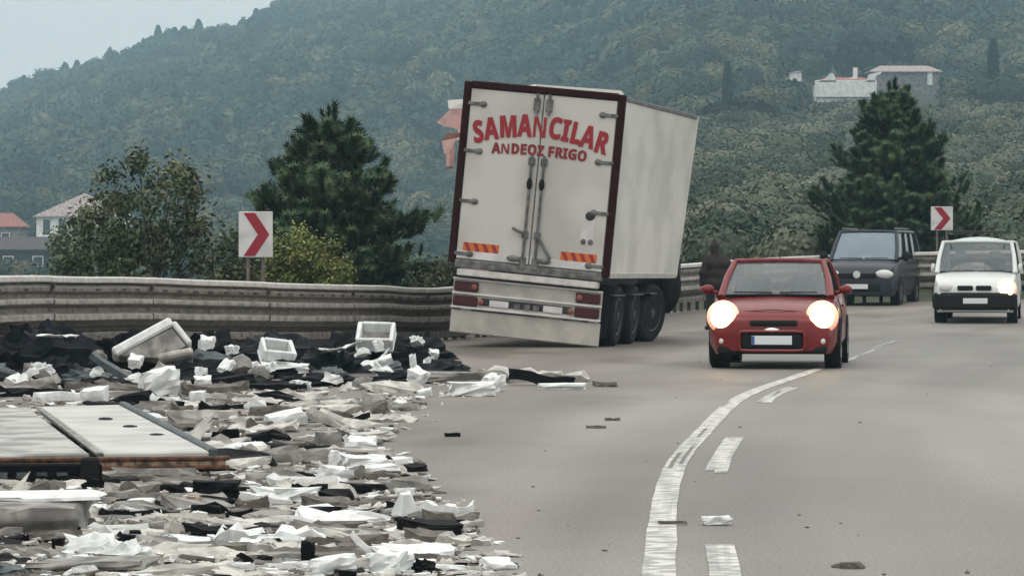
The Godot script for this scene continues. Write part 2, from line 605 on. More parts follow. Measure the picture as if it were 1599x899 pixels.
# ------------------------------------------------------------------ guardrail
func guardrail(label: String, s0: float, s1: float) -> void:
	var step := 0.5
	var p := spline(RAIL, step)
	var i0 := -1
	var i1 := -1
	for i in p.size():
		if -p[i].z >= s0 and i0 < 0:
			i0 = i
		if -p[i].z <= s1 and p[i].x < 33.0:
			i1 = i
	var root := thing("guardrail", label, "guardrail", Vector3(p[i0].x, 0, p[i0].z))
	var o := root.position
	var frame := func(i: int, off: float, h: float) -> Vector3:   # off: metres towards the road; h: below the top edge
		var t := (p[mini(i + 1, p.size() - 1)] - p[maxi(i - 1, 0)]).normalized()
		var n := Vector3(-t.z, 0, t.x).normalized()
		var dent := noise2.get_noise_2d(i * 3.0, 5.0) * 0.04 * (1.0 + 2.0 * exp(-pow((-p[i].z - 66.0) / 5.0, 2)))
		return p[i] + n * (off + dent) + Vector3(0, -h + dent * 0.3, 0) - o
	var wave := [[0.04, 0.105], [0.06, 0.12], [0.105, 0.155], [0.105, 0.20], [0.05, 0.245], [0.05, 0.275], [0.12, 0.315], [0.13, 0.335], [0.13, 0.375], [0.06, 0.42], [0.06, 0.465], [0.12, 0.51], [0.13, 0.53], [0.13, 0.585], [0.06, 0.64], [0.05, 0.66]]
	var band_a := [[0.105, 0.298], [0.135, 0.305], [0.142, 0.325], [0.142, 0.362], [0.128, 0.372]]  # pale strips put in for the sky light along the ridges
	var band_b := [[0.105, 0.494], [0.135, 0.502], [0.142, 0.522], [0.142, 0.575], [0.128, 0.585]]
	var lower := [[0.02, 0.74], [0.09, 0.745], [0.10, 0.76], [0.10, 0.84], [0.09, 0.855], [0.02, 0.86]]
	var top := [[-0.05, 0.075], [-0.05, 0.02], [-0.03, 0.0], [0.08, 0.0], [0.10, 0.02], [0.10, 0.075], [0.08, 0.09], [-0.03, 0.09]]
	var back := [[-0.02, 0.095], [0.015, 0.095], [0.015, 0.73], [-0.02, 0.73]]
	for piece in [["top_rail", top, "galvanised_pale", true, 8], ["beam", wave, "galvanised", false, 8], ["lower_rail", lower, "galvanised", false, 8], ["lit_ridge_strip", band_a, "galvanised_lit", false, 8], ["lit_ridge_strip", band_b, "galvanised_lit", false, 8], ["backing_strip", back, "galvanised_dark", true, 24]]:
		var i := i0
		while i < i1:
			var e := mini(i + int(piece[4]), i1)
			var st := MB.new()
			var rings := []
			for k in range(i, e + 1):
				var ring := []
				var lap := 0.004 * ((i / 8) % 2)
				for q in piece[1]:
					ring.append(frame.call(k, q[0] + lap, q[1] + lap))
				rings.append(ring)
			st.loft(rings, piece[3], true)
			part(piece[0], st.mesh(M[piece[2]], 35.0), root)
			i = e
	var i := i0
	while i <= i1:
		var st := MB.new()
		var a: Vector3 = frame.call(i, -0.06, 0.09)
		var b: Vector3 = frame.call(i, -0.06, 1.35)
		st.bar(a, b, 0.08, 0.12, 0.01)
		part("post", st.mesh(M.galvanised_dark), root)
		var sp := MB.new()
		for h in [0.30, 0.50, 0.80]:
			sp.bar(frame.call(i, -0.02, h), frame.call(i, 0.06, h), 0.07, 0.10, 0.01)
		part("spacer", sp.mesh(M.galvanised), root)
		var so := MB.new()
		so.bar(frame.call(i, 0.104, 0.178), frame.call(i, 0.112, 0.178), 0.16, 0.035, 0.004)
		part("slot", so.mesh(M.galvanised_dark), root)
		if (i - i0) % 8 == 0 and i > i0:
			var jt := MB.new()
			for h in [[0.135, 0.07], [0.345, 0.07], [0.545, 0.09], [0.80, 0.11]]:
				jt.bar(frame.call(i, 0.10, h[0]), frame.call(i, 0.147, h[0]), 0.05, h[1], 0.006)
			part("joint_plate", jt.mesh(M.galvanised_dark), root)
		for h in [0.45, 0.80]:
			var bl := MB.new()
			bl.bar(frame.call(i, 0.09, h), frame.call(i, 0.085 if h < 0.7 else 0.115, h), 0.03, 0.03, 0.008)
			part("bolt", bl.mesh(M.galvanised_dark), root)
		i += 2 if -p[i].z < 52.0 else 1


# ------------------------------------------------------------------ wheels, signs
func wheel(parent: Node3D, at: Vector3, r: float, w: float, lorry := false, yaw := 0.0) -> void:
	var s := signf(at.x) if at.x != 0.0 else 1.0
	var t := Transform3D(Basis(Vector3.UP, yaw), at)
	var st := MB.new()
	var h := w / 2.0
	st.lathe(Transform3D(), [[r * 0.60, -h * 0.9], [r * 0.86, -h], [r * 0.97, -h * 0.8], [r, -h * 0.5], [r * 0.985, -h * 0.12], [r * 0.985, h * 0.12], [r, h * 0.5], [r * 0.97, h * 0.8], [r * 0.86, h], [r * 0.60, h * 0.9]], 28)
	var tyre := part("wheel", st.mesh(M.black_rubber, 40.0), parent, t)
	var rm := MB.new()
	rm.lathe(Transform3D(), [[r * 0.64, s * h * 0.80], [r * 0.60, s * h * 0.97], [r * 0.54, s * h * 0.85], [r * 0.50, s * h * 0.45], [r * 0.2, s * h * (0.35 if lorry else 0.8)], [r * 0.16, s * h * 0.95], [0.01, s * h * 1.0]], 24)
	part("rim", rm.mesh(M.rim_lorry if lorry else M.rim_grey, 40.0), tyre)
	if not lorry:
		var sp := MB.new()
		for k in 5:
			var a := TAU * k / 5
			sp.bar(Vector3(s * h * 0.86, sin(a) * r * 0.12, cos(a) * r * 0.12), Vector3(s * h * 0.92, sin(a) * r * 0.58, cos(a) * r * 0.58), r * 0.16, 0.02)
		part("spokes", sp.mesh(M.rim_grey), tyre)
	else:
		for k in 10:
			var n := MB.new()
			n.bx(s * h * 0.55, sin(TAU * k / 10) * r * 0.34, cos(TAU * k / 10) * r * 0.34, 0.05, 0.03, 0.03, 0.006)
			part("wheel_nut", n.mesh(M.grey_steel), tyre)


func chevron_sign(label: String, at: Vector3, turn: float, w: float, h: float, up: float) -> void:
	var s := thing("chevron_sign", label, "road sign", at, turn, "red and white chevron signs behind the guardrail")
	var st := MB.new()
	st.bx(0, up, 0, w, h, 0.025, 0.008)
	var plate := part("sign_plate", st.mesh(M.sign_white), s)
	var cv := MB.new()
	var a := w * 0.40
	var arm := w * 0.34
	var poly := PackedVector2Array([Vector2(-a * 0.9, h * 0.47), Vector2(-a * 0.9 + arm, h * 0.47), Vector2(a, 0), Vector2(-a * 0.9 + arm, -h * 0.47), Vector2(-a * 0.9, -h * 0.47), Vector2(a - arm, 0)])
	cv.prism(poly, 0.0, 0.004)
	cv.warp(func(p: Vector3) -> Vector3: return Vector3(p.x, up + p.z, 0.0135 + p.y))
	part("chevron", cv.mesh(M.sign_red), plate)
	for x in [-w * 0.22, w * 0.22]:
		var ps := MB.new()
		ps.tube([Vector3(x, -1.0, -0.05), Vector3(x, up + h * 0.4, -0.05)], [0.028], 8)
		part("post", ps.mesh(M.galvanised, 40.0), s)
	for y in [up - h * 0.25, up + h * 0.25]:
		var br := MB.new()
		br.bx(0, y, -0.026, w * 0.8, 0.04, 0.02, 0.004)
		part("bracket", br.mesh(M.galvanised_dark), s)


# ------------------------------------------------------------------ the lorry
func lettering(text: String, font: Font, size: float, arc: float, width: float, stretch: float, mat_: Material) -> Array:
	# [mesh, transform] of each letter, standing in the plane z = 0 with its middle at the origin
	var out := []
	var adv := []
	var total := 0.0
	for ch in text:
		var w := font.get_string_size(ch, HORIZONTAL_ALIGNMENT_LEFT, -1, 64).x
		adv.append(w)
		total += w
	var x := -total / 2.0
	var thick := FontVariation.new()
	thick.base_font = font
	thick.variation_embolden = 0.9
	for i in text.length():
		var mid: float = (x + adv[i] / 2.0) / total          # -0.5 .. 0.5
		x += adv[i]
		if text[i] == " ":
			continue
		var tm := TextMesh.new()
		tm.text = text[i]
		tm.font = thick
		tm.font_size = 64
		tm.pixel_size = size / 46.0
		tm.depth = 0.006
		tm.curve_step = 1.0
		tm.material = mat_
		if text[i] == "N":      # the thickened N cannot be meshed
			tm.font = font
		var px := mid * width
		var py := arc * (1.0 - pow(2.0 * mid, 2))
		var tilt := atan2(-8.0 * arc * mid, width) * 0.6
		var k: float = width / (total * tm.pixel_size) * 0.98
		out.append([tm, Transform3D(Basis(Vector3.BACK, tilt) * Basis.from_scale(Vector3(k, stretch, 1.0)), Vector3(px, py, 0))])
	return out


func trailer() -> void:
	var L := 7.0
	var F := 1.20      # floor of the box
	var H := 2.86
	var t := thing("lorry_trailer", "white box lorry trailer with maroon rear frame and red lettering, leaning to the right", "lorry trailer", Vector3(0.15, 0.04, -61.0))
	t.basis = Basis(Vector3.UP, deg_to_rad(-12.0)) * Basis(Vector3.BACK, deg_to_rad(-5.5)) * Basis.from_scale(Vector3(1.045, 1, 1))
	var twist := func(p: Vector3) -> Vector3:      # the box has racked: its front leans a little further than its rear
		var a := deg_to_rad(-2.4) * clampf(-p.z / L, 0.0, 1.0)
		var q := Vector2(p.x, p.y - F - H * 0.9).rotated(a)
		return Vector3(q.x, q.y + F + H * 0.9, p.z)
	var st := MB.new()
	for k in 6:
		st.bx(0, F + H / 2.0, -0.06 - (k + 0.5) * L / 6.0, 2.48, H - 0.02, L / 6.0, 0.0)
	st.warp(twist)
	part("box_body", st.mesh(M.trailer_white), t)
	for y in [F + 0.03, F + H - 0.03]:
		for s in [-1, 1]:
			var r := MB.new()
			r.bx(s * 1.242, y, -L / 2.0 - 0.06, 0.03, 0.09 if y < 2 else 0.07, L, 0.008)
			r.warp(twist)
			part("side_rail", r.mesh(M.bumper_white if y < 2 else M.grey_steel), t)
	for s in [-1, 1]:
		var cp := MB.new()
		cp.bx(s * 1.235, F + H / 2.0, -L - 0.02, 0.06, H, 0.14, 0.02)
		cp.warp(twist)
		part("corner_post", cp.mesh(M.trailer_white), t)
	for k in 5:
		var sm := MB.new()
		sm.bx(1.2405, F + H / 2.0, -1.2 - k * 1.22, 0.006, H - 0.18, 0.05, 0.002)
		sm.warp(twist)
		part("side_seam", sm.mesh(M.trailer_white), t)
	# rear frame
	for s in [-1, 1]:
		var fp := MB.new()
		fp.bx(s * 1.2, F + H / 2.0 + 0.02, 0.0, 0.11, H + 0.03, 0.13, 0.02)
		part("frame_post", fp.mesh(M.maroon), t)
	var hd := MB.new()
	hd.bx(0, F + H - 0.01, 0.002, 2.288, 0.12, 0.126, 0.02)
	part("frame_header", hd.mesh(M.maroon), t)
	var sill := MB.new()
	sill.bx(0, F - 0.005, 0.004, 2.288, 0.13, 0.13, 0.015)
	part("frame_sill", sill.mesh(M.maroon if false else M.grey_steel), t)
	var bb := MB.new()
	bb.bx(0, F - 0.14, -0.02, 2.2, 0.11, 0.16, 0.015)
	part("buffer_beam", bb.mesh(M.galvanised_pale), t)
	# doors
	for s in [-1, 1]:
		var dm := MB.new()
		dm.bx(s * 0.573, F + 0.065 + 1.365, 0.015, 1.13, 2.72, 0.05, 0.012)
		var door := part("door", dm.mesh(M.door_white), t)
		var kp := MB.new()
		kp.bx(s * 0.573, F + 0.145, 0.0425, 1.12, 0.12, 0.006, 0.002)
		part("kick_plate", kp.mesh(M.sign_white), door)
		for y in [0.16, 1.0, 1.8, 2.55]:
			var hg := MB.new()
			hg.bx(s * 1.06, F + y, 0.052, 0.26, 0.055, 0.022, 0.006)
			hg.ball(Vector3(s * 0.93, F + y, 0.055), Vector3(0.06, 0.05, 0.02))
			part("hinge", hg.mesh(M.grey_steel, 30.0), door)
		var rd := MB.new()
		rd.tube([Vector3(s * 0.095, F + 0.0, 0.075), Vector3(s * 0.095, F + 1.82, 0.075)], [0.022], 8)
		rd.tube([Vector3(s * 0.095, F + 2.46, 0.075), Vector3(s * 0.095, F + 2.80, 0.075)], [0.022], 8)
		part("lock_rod", rd.mesh(M.grey_steel, 40.0), door)
		for y in [0.10, 0.55, 1.72, 2.62]:
			var bk := MB.new()
			bk.bx(s * 0.095, F + y, 0.06, 0.10, 0.12 if y > 0.2 and y < 2.2 else 0.20, 0.05, 0.01)
			part("rod_bracket", bk.mesh(M.grey_steel), door)
		var kb := MB.new()
		kb.ball(Vector3(s * 0.095, F + 1.36, 0.085), Vector3(0.045, 0.095, 0.04))
		part("rod_grip", kb.mesh(M.black_plastic, 50.0), door)
		var hn := MB.new()
		hn.bar(Vector3(s * 0.095, F + 0.56, 0.10), Vector3(s * 0.095 - 0.20, F + 0.64, 0.10) if s < 0 else Vector3(s * 0.095 + 0.24, F + 0.20, 0.10), 0.03, 0.05, 0.01)
		hn.ball(Vector3(s * 0.095 + s * 0.14, F + 0.16, 0.08), Vector3(0.11, 0.05, 0.03))
		part("handle", hn.mesh(M.grey_steel, 30.0), door)
		# orange and red hazard strip
		var hz := MB.new()
		hz.bx(s * 0.76, F + 0.275, 0.0425, 0.56, 0.135, 0.006, 0.001)
		part("hazard_strip", hz.mesh(M.orange), door)
		for k in 4:
			var zx: float = s * 0.76 - 0.21 + k * 0.14
			var sl := MB.new()
			sl.prism(PackedVector2Array([Vector2(zx - 0.06, F + 0.21), Vector2(zx + 0.0, F + 0.21), Vector2(zx + 0.06, F + 0.34), Vector2(zx + 0.0, F + 0.34)]), 0.0456, 0.0485)
			sl.warp(func(p: Vector3) -> Vector3: return Vector3(2.0 * s * 0.76 - p.x, p.z, p.y))
			part("hazard_slash", sl.mesh(M.stripe_red), door)
		if s == 1:
			var pl := MB.new()
			pl.bx(0.86, F + 0.72, 0.043, 0.20, 0.46, 0.006, 0.003)
			part("sticker", pl.mesh(M.sign_white), door)
			var cap := MB.new()
			cap.ball(Vector3(0.88, F + 0.94, 0.05), Vector3(0.075, 0.07, 0.02), 12, 8)
			part("sticker_mark", cap.mesh(M.dark_steel, 50.0), door)
			for x in [-0.05, 0.06]:
				var dt := MB.new()
				dt.ball(Vector3(0.86 + x, F + 0.53, 0.048), Vector3(0.045, 0.045, 0.01), 10, 6)
				part("sticker_mark", dt.mesh(M.grey_steel, 50.0), door)
	var serif := SystemFont.new()
	serif.font_names = PackedStringArray(["Droid Sans"])
	serif.font_weight = 700
	var sans := SystemFont.new()
	sans.font_names = PackedStringArray(["Droid Sans"])
	sans.font_weight = 700
	var words := Node3D.new()
	words.name = "lettering"
	t.add_child(words, true)
	for e in lettering("SAMANCILAR", serif, 0.30, 0.20, 2.10, 1.08, M.letter_red):
		var tr: Transform3D = e[1]
		tr.origin += Vector3(-0.01, F + 2.06, 0.048)
		part("letter", e[0], words, tr)
	for e in lettering("ANDEOZ FRIGO", sans, 0.15, 0.03, 1.48, 1.05, M.letter_dark):
		var tr: Transform3D = e[1]
		tr.origin += Vector3(0.0, F + 1.86, 0.048)
		part("letter", e[0], words, tr)
	# light board and bumper plank
	var lb := MB.new()
	lb.bx(0, F - 0.47, -0.10, 2.32, 0.46, 0.05, 0.01)
	var board := part("light_board", lb.mesh(M.bumper_white), t)
	for y in [-0.245, -0.475, -0.70]:
		var ln := MB.new()
		ln.bx(0, F + y, -0.062, 2.34, 0.035, 0.04, 0.008)
		part("board_rail", ln.mesh(M.sign_white), board)
	var recess := MB.new()
	recess.bx(0, F - 0.585, -0.073, 1.42, 0.12, 0.008)
	part("number_recess", recess.mesh(M.dark_steel), board)
	for x in [-0.42, 0.42]:
		var pl := MB.new()
		pl.bx(x, F - 0.595, -0.062, 0.30, 0.10, 0.012, 0.003)
		part("reflector_plate", pl.mesh(M.sign_white), board)
	for x in [-0.14, 0.02, 0.16]:
		var pl := MB.new()
		pl.bx(x, F - 0.60, -0.062, 0.09, 0.08, 0.012, 0.003)
		part("small_plate", pl.mesh(M.grey_steel), board)
	for s in [-1, 1]:
		for y in [-0.36, -0.59]:
			var lm := MB.new()
			lm.bx(s * 0.95, F + y, -0.05, 0.38, 0.155, 0.05, 0.015)
			var lamp := part("tail_lamp", lm.mesh(M.tail_red), t)
			var am := MB.new()
			am.ball(Vector3(s * (0.82 if y > -0.5 else 0.70), F + y, -0.03), Vector3(0.05, 0.05, 0.02))
			part("lamp_lens", am.mesh(M.tail_amber, 50.0), lamp)
	var bp := MB.new()
	bp.bx(0, F - 0.925, -0.12, 2.33, 0.37, 0.05, 0.015)
	part("bumper_plank", bp.mesh(M.bumper_white), t)
	for s in [-1, 1]:
		var ar := MB.new()
		ar.bar(Vector3(s * 0.6, F - 0.9, -0.16), Vector3(s * 0.6, F - 0.1, -0.5), 0.08, 0.08)
		part("bumper_arm", ar.mesh(M.dark_steel), t)
		var ch := MB.new()
		ch.bx(s * 0.48, F - 0.22, -L / 2.0, 0.12, 0.30, L - 0.4)
		part("chassis_beam", ch.mesh(M.dark_steel), t)
		var mf := MB.new()
		mf.bx(s * 1.02, F - 0.55, -0.42, 0.40, 0.85, 0.02, 0.004)
		var flap := part("mud_flap", mf.mesh(M.black_rubber), t)
		for y in [-0.28, -0.72]:
			var rf := MB.new()
			rf.bx(s * 1.0, F + y, -0.40, 0.16, 0.09, 0.015, 0.004)
			part("reflector_plate", rf.mesh(M.galvanised_pale), flap)
		for k in 3:
			var gd := MB.new()
			gd.bx(s * 1.05, F - 0.30, -1.15 - k * 1.7, 0.40, 0.03, 1.0, 0.01)
			part("mudguard", gd.mesh(M.dark_steel), t)
	for z in [-1.25, -2.75, -4.6]:
		var ax := MB.new()
		ax.tube([Vector3(-1.0, 0.5, z), Vector3(1.0, 0.5, z)], [0.07], 8)
		part("axle", ax.mesh(M.dark_steel, 40.0), t)
		wheel(t, Vector3(1.06, 0.56, z), 0.5, 0.36, true, -0.30 if z < -4 else 0.0)
		wheel(t, Vector3(-1.06, 0.56, z), 0.5, 0.36, true)


func tractor() -> void:
	var t := thing("lorry_tractor", "red lorry cab with white roof deflector, jackknifed behind the left edge of the trailer", "lorry cab", Vector3(2.15, 0.42, -68.9), deg_to_rad(34.0))
	t.rotation.z = deg_to_rad(-2.0)
	# local: forward is -z
	var cab := MB.new()
	var ring := func(z: float, w: float, y0: float, y1: float, r: float) -> Array:
		return [Vector3(-w, y0, z), Vector3(-w, y1 - r, z), Vector3(-w + r, y1, z), Vector3(w - r, y1, z), Vector3(w, y1 - r, z), Vector3(w, y0, z)]
	cab.loft([ring.call(-1.75, 1.18, 0.75, 3.36, 0.12), ring.call(-1.85, 1.22, 0.7, 3.4, 0.12), ring.call(-3.6, 1.22, 0.45, 3.42, 0.14), ring.call(-3.85, 1.2, 0.45, 3.36, 0.18), ring.call(-3.98, 1.12, 0.45, 2.1, 0.2)])
	part("cab", cab.mesh(M.tractor_red, 30.0), t)
	var df := MB.new()
	df.loft([ring.call(-1.85, 1.15, 3.4, 4.12, 0.2), ring.call(-2.8, 1.18, 3.4, 4.08, 0.2), ring.call(-3.4, 1.14, 3.4, 3.86, 0.15), ring.call(-3.75, 1.05, 3.4, 3.46, 0.03)])
	part("roof_deflector", df.mesh(M.trailer_white, 40.0), t)
	var ws := MB.new()
	ws.patch(Vector3(-1.06, 2.15, -4.0), Vector3(1.06, 2.15, -4.0), Vector3(1.06, 3.1, -3.9), Vector3(-1.06, 3.1, -3.9), Vector3(0, 0, -0.06))
	part("windscreen", ws.mesh(M.window_dark, 60.0), t)
	var vs := MB.new()
	vs.box(Transform3D(Basis(Vector3.RIGHT, 0.75), Vector3(0, 3.36, -4.1)), Vector3(2.36, 0.06, 0.62), 0.02)
	part("sun_visor", vs.mesh(M.tractor_red), t)
	# fairing torn loose on the near side, sticking out past the trailer
	var back := t.transform.affine_inverse()
	for e in [["torn_fairing", "tractor_red", [[-1.37, 3.86], [-1.11, 4.08], [-0.70, 4.10], [-0.62, 3.66], [-0.95, 3.72], [-1.12, 3.76], [-1.22, 3.78]]], ["torn_fairing", "tractor_red", [[-1.27, 3.52], [-1.16, 3.66], [-0.66, 3.66], [-0.66, 3.34], [-0.86, 3.50], [-1.0, 3.56], [-1.10, 3.36], [-1.22, 3.28]]], ["fairing_cap", "trailer_white", [[-1.14, 4.09], [-1.16, 4.25], [-0.72, 4.28], [-0.70, 4.11]]]]:
		var poly := PackedVector2Array()
		for q in e[2]:
			poly.append(Vector2(q[0], q[1]))
		var fa := MB.new()
		fa.prism(poly, -0.03, 0.03)
		fa.warp(func(p: Vector3) -> Vector3: return back * Vector3(p.x, p.z, -69.3 + p.y + 0.25 * sin(p.x * 5.0)))
		part(e[0], fa.mesh(M[e[1]]), t)
	for s in [-1, 1]:
		var sw := MB.new()
		sw.bx(s * 1.222, 2.7, -3.3, 0.012, 0.75, 0.8, 0.004)
		part("side_window", sw.mesh(M.window_dark), t)
		var mr := MB.new()
		mr.bar(Vector3(s * 1.22, 3.15, -3.85), Vector3(s * 1.36, 3.15, -4.0), 0.04, 0.04)
		mr.bx(s * 1.38, 2.88, -4.0, 0.17, 0.55, 0.10, 0.04)
		part("mirror", mr.mesh(M.tractor_red, 30.0), t)
		var tk := MB.new()
		tk.tube([Vector3(s * 0.95, 0.65, -0.9), Vector3(s * 0.95, 0.65, -1.7)], [0.3], 14)
		part("fuel_tank", tk.mesh(M.grey_steel, 40.0), t)
		var fr := MB.new()
		fr.bx(s * 0.42, 0.85, -1.3, 0.1, 0.25, 4.2)
		part("chassis_beam", fr.mesh(M.dark_steel), t)
		wheel(t, Vector3(s * 1.0, 0.5, -3.1), 0.5, 0.32, true)
		wheel(t, Vector3(s * 0.42, 0.5, 0.2), 0.5, 0.4, true)


# ------------------------------------------------------------------ cars (local: the nose at z = 0 points to +z, the tail at -L)
func car(called: String, label: String, at: Vector3, turn: float, p: Dictionary) -> Node3D:
	var t := thing(called, label, p.category, at, turn)
	var paint: Material = p.paint
	var st := MB.new()
	var rings := []
	for s in p.stations:   # z, wb, yb, wm, y1, y2, ws, ys, yt
		var half := [[0.0, s[2]], [s[1], s[2]], [s[3], s[4]], [s[3], s[5]], [s[6], s[7]], [s[6] * 0.62, lerpf(s[7], s[8], 0.75)], [0.0, s[8]]]
		var ring := []
		for q in half:
			ring.append(Vector3(q[0], q[1], s[0]))
		for k in [5, 4, 3, 2, 1]:
			ring.append(Vector3(-half[k][0], half[k][1], s[0]))
		rings.append(ring)
	st.loft(rings)
	part("body", st.mesh(paint, 38.0), t)
	# greenhouse: g = [base z0, base y0, base w0, top z1, top y1, top w1, top z2, top w2, base z3, base y3, base w3, crown]
	var g: Array = p.house
	var bl := Vector3(-g[2], g[1], g[0]); var br := Vector3(g[2], g[1], g[0])
	var fl := Vector3(-g[5], g[4], g[3]); var fr := Vector3(g[5], g[4], g[3])
	var rl := Vector3(-g[7], g[4], g[6]); var rr := Vector3(g[7], g[4], g[6])
	var tl := Vector3(-g[10], g[9], g[8]); var tr := Vector3(g[10], g[9], g[8])
	var ws := MB.new()
	ws.patch(bl, br, fr, fl, Vector3(0, 0.02, 0.10))
	part("windscreen", ws.mesh(p.get("glass", M.glass), 60.0), t)
	var rw := MB.new()
	rw.patch(tr, tl, rl, rr, Vector3(0, 0.01, -0.06))
	part("rear_window", rw.mesh(M.glass, 60.0), t)
	var rf := MB.new()
	var up := Vector3(0, g[11], 0)
	rf.patch(fl, fr, rr, rl, up)
	rf.patch(fl + Vector3(0, -0.04, 0), fr + Vector3(0, -0.04, 0), rr + Vector3(0, -0.04, 0), rl + Vector3(0, -0.04, 0), up)
	rf.tube([fl, rl], [0.04], 8)
	rf.tube([fr, rr], [0.04], 8)
	rf.tube([fl, fl.lerp(fr, 0.25) + Vector3(0, 0.014, 0.03), fl.lerp(fr, 0.5) + Vector3(0, 0.018, 0.04), fl.lerp(fr, 0.75) + Vector3(0, 0.014, 0.03), fr], [0.035], 8)
	part("roof", rf.mesh(paint, 50.0), t)
	for s in [-1, 1]:
		var a := bl if s < 0 else br
		var b := fl if s < 0 else fr
		var c := rl if s < 0 else rr
		var d := tl if s < 0 else tr
		var pa := MB.new()
		pa.tube([a + Vector3(0, -0.04, 0.05), a.lerp(b, 0.5) + Vector3(s * 0.015, 0.01, 0.01), b], [0.055, 0.045, 0.04], 8)
		part("front_pillar", pa.mesh(paint, 50.0), t)
		var pc := MB.new()
		pc.tube([d + Vector3(0, -0.05, -0.02), d.lerp(c, 0.5) + Vector3(s * 0.02, 0, -0.01), c], [0.09, 0.08, 0.06], 8)
		part("rear_pillar", pc.mesh(paint, 50.0), t)
		var cuts: Array = p.windows     # fractions along the side
		for k in cuts.size() - 1:
			var w := MB.new()
			var f0: float = cuts[k] + 0.015
			var f1: float = cuts[k + 1] - 0.015
			w.patch(a.lerp(d, f0), a.lerp(d, f1), b.lerp(c, f1), b.lerp(c, f0), Vector3(s * 0.03, 0, 0), 4, 3)
			if s < 0:
				w.v.reverse()
			part("side_window", w.mesh(M.glass if not p.get("panel_from", 99) <= k else paint, 60.0), t)
			if k > 0:
				var pb := MB.new()
				pb.tube([a.lerp(d, cuts[k]) + Vector3(s * 0.03, -0.03, 0), b.lerp(c, cuts[k]) + Vector3(s * 0.01, 0, 0)], [0.035], 6)
				part("door_pillar", pb.mesh(M.black_plastic, 50.0), t)
		# mirror
		var mr := MB.new()
		var m0 := a + Vector3(s * (0.03 - p.get("mirror_in", 0.0)), 0.02, -0.15)
		mr.tube([m0, m0 + Vector3(s * 0.09, 0.02, 0.03)], [0.03], 6)
		mr.ball(m0 + Vector3(s * 0.16, 0.05, 0.02), p.get("mirror", Vector3(0.09, 0.062, 0.06)), 12, 8)
		part("mirror", mr.mesh(p.get("mirror_paint", paint), 50.0), t)
		# arches, sill, lamps
		for z in [p.axles[0], p.axles[1]]:
			var ar := MB.new()
			ar.lathe(Transform3D(Basis(), Vector3(s * (p.track - 0.02), p.wheel_r, z)), [[p.wheel_r + 0.05, -0.08], [p.wheel_r + 0.05, 0.13], [0.02, 0.125]], 24)
			part("wheel_arch", ar.mesh(M.black_plastic, 40.0), t)
			wheel(t, Vector3(s * p.track, p.wheel_r, z), p.wheel_r, 0.2)
		var dl := MB.new()
		dl.bx(s * (p.track + 0.085), p.get("handle_y", 0.8), (p.axles[0] + p.axles[1]) * 0.5 - 0.1, 0.03, 0.03, 0.16, 0.01)
		part("door_handle", dl.mesh(p.get("mirror_paint", paint)), t)
	# seats and dashboard
	for s in [-1, 1]:
		var se := MB.new()
		var sz: float = g[3] - 0.35
		se.box(Transform3D(Basis(Vector3.RIGHT, -0.2), Vector3(s * 0.36, g[1] - 0.05, sz)), Vector3(0.46, 0.6, 0.14), 0.05)
		se.box(Transform3D(Basis(), Vector3(s * 0.36, g[1] - 0.38, sz + 0.28)), Vector3(0.48, 0.16, 0.5), 0.05)
		var seat := part("seat", se.mesh(M.seat_grey), t)
		var hr := MB.new()
		hr.bx(s * 0.36, g[1] + 0.34, sz - 0.08, 0.26, 0.17, 0.1, 0.04)
		part("headrest", hr.mesh(M.cloth_pale), seat)
	var db := MB.new()
	db.bx(0, g[1] - 0.03, g[0] - 0.28, g[2] * 1.9, 0.12, 0.42, 0.05)
	part("dashboard", db.mesh(M.black_plastic), t)
	return t


func lamp(t: Node3D, at: Vector3, r: Vector3, lit: String, energy := 0.0, turn_down := 4.0) -> void:
	var st := MB.new()
	st.ball(at, r, 16, 10)
	var head := part("headlight", st.mesh(M[lit], 60.0), t)
	if energy > 0.0:
		var rm := MB.new()
		rm.ball(at - Vector3(0, 0, 0.045), Vector3(r.x + 0.045, r.y + 0.05, r.z), 18, 10)
		part("added_halo", rm.mesh(M.lamp_halo, 60.0), head)  # amber shell added as the halo of glare round the lens
	if energy > 0.0:
		var l := SpotLight3D.new()
		l.name = "headlight_beam"
		l.light_color = Color(1.0, 0.82, 0.55)
		l.light_energy = energy
		l.light_size = 0.12
		l.spot_angle = 28.0
		l.spot_range = 60.0
		l.spot_attenuation = 2.0
		l.shadow_enabled = true
		l.position = at + Vector3(0, 0, r.z + 0.06)
		l.rotation = Vector3(deg_to_rad(-turn_down), PI, 0)
		t.add_child(l, true)


func slab(t: Node3D, called: String, m: String, x: float, y: float, z: float, sx: float, sy: float, sz: float, b := 0.01) -> MeshInstance3D:
	var st := MB.new()
	st.bx(x, y, z, sx, sy, sz, b)
	return part(called, st.mesh(M[m]), t)


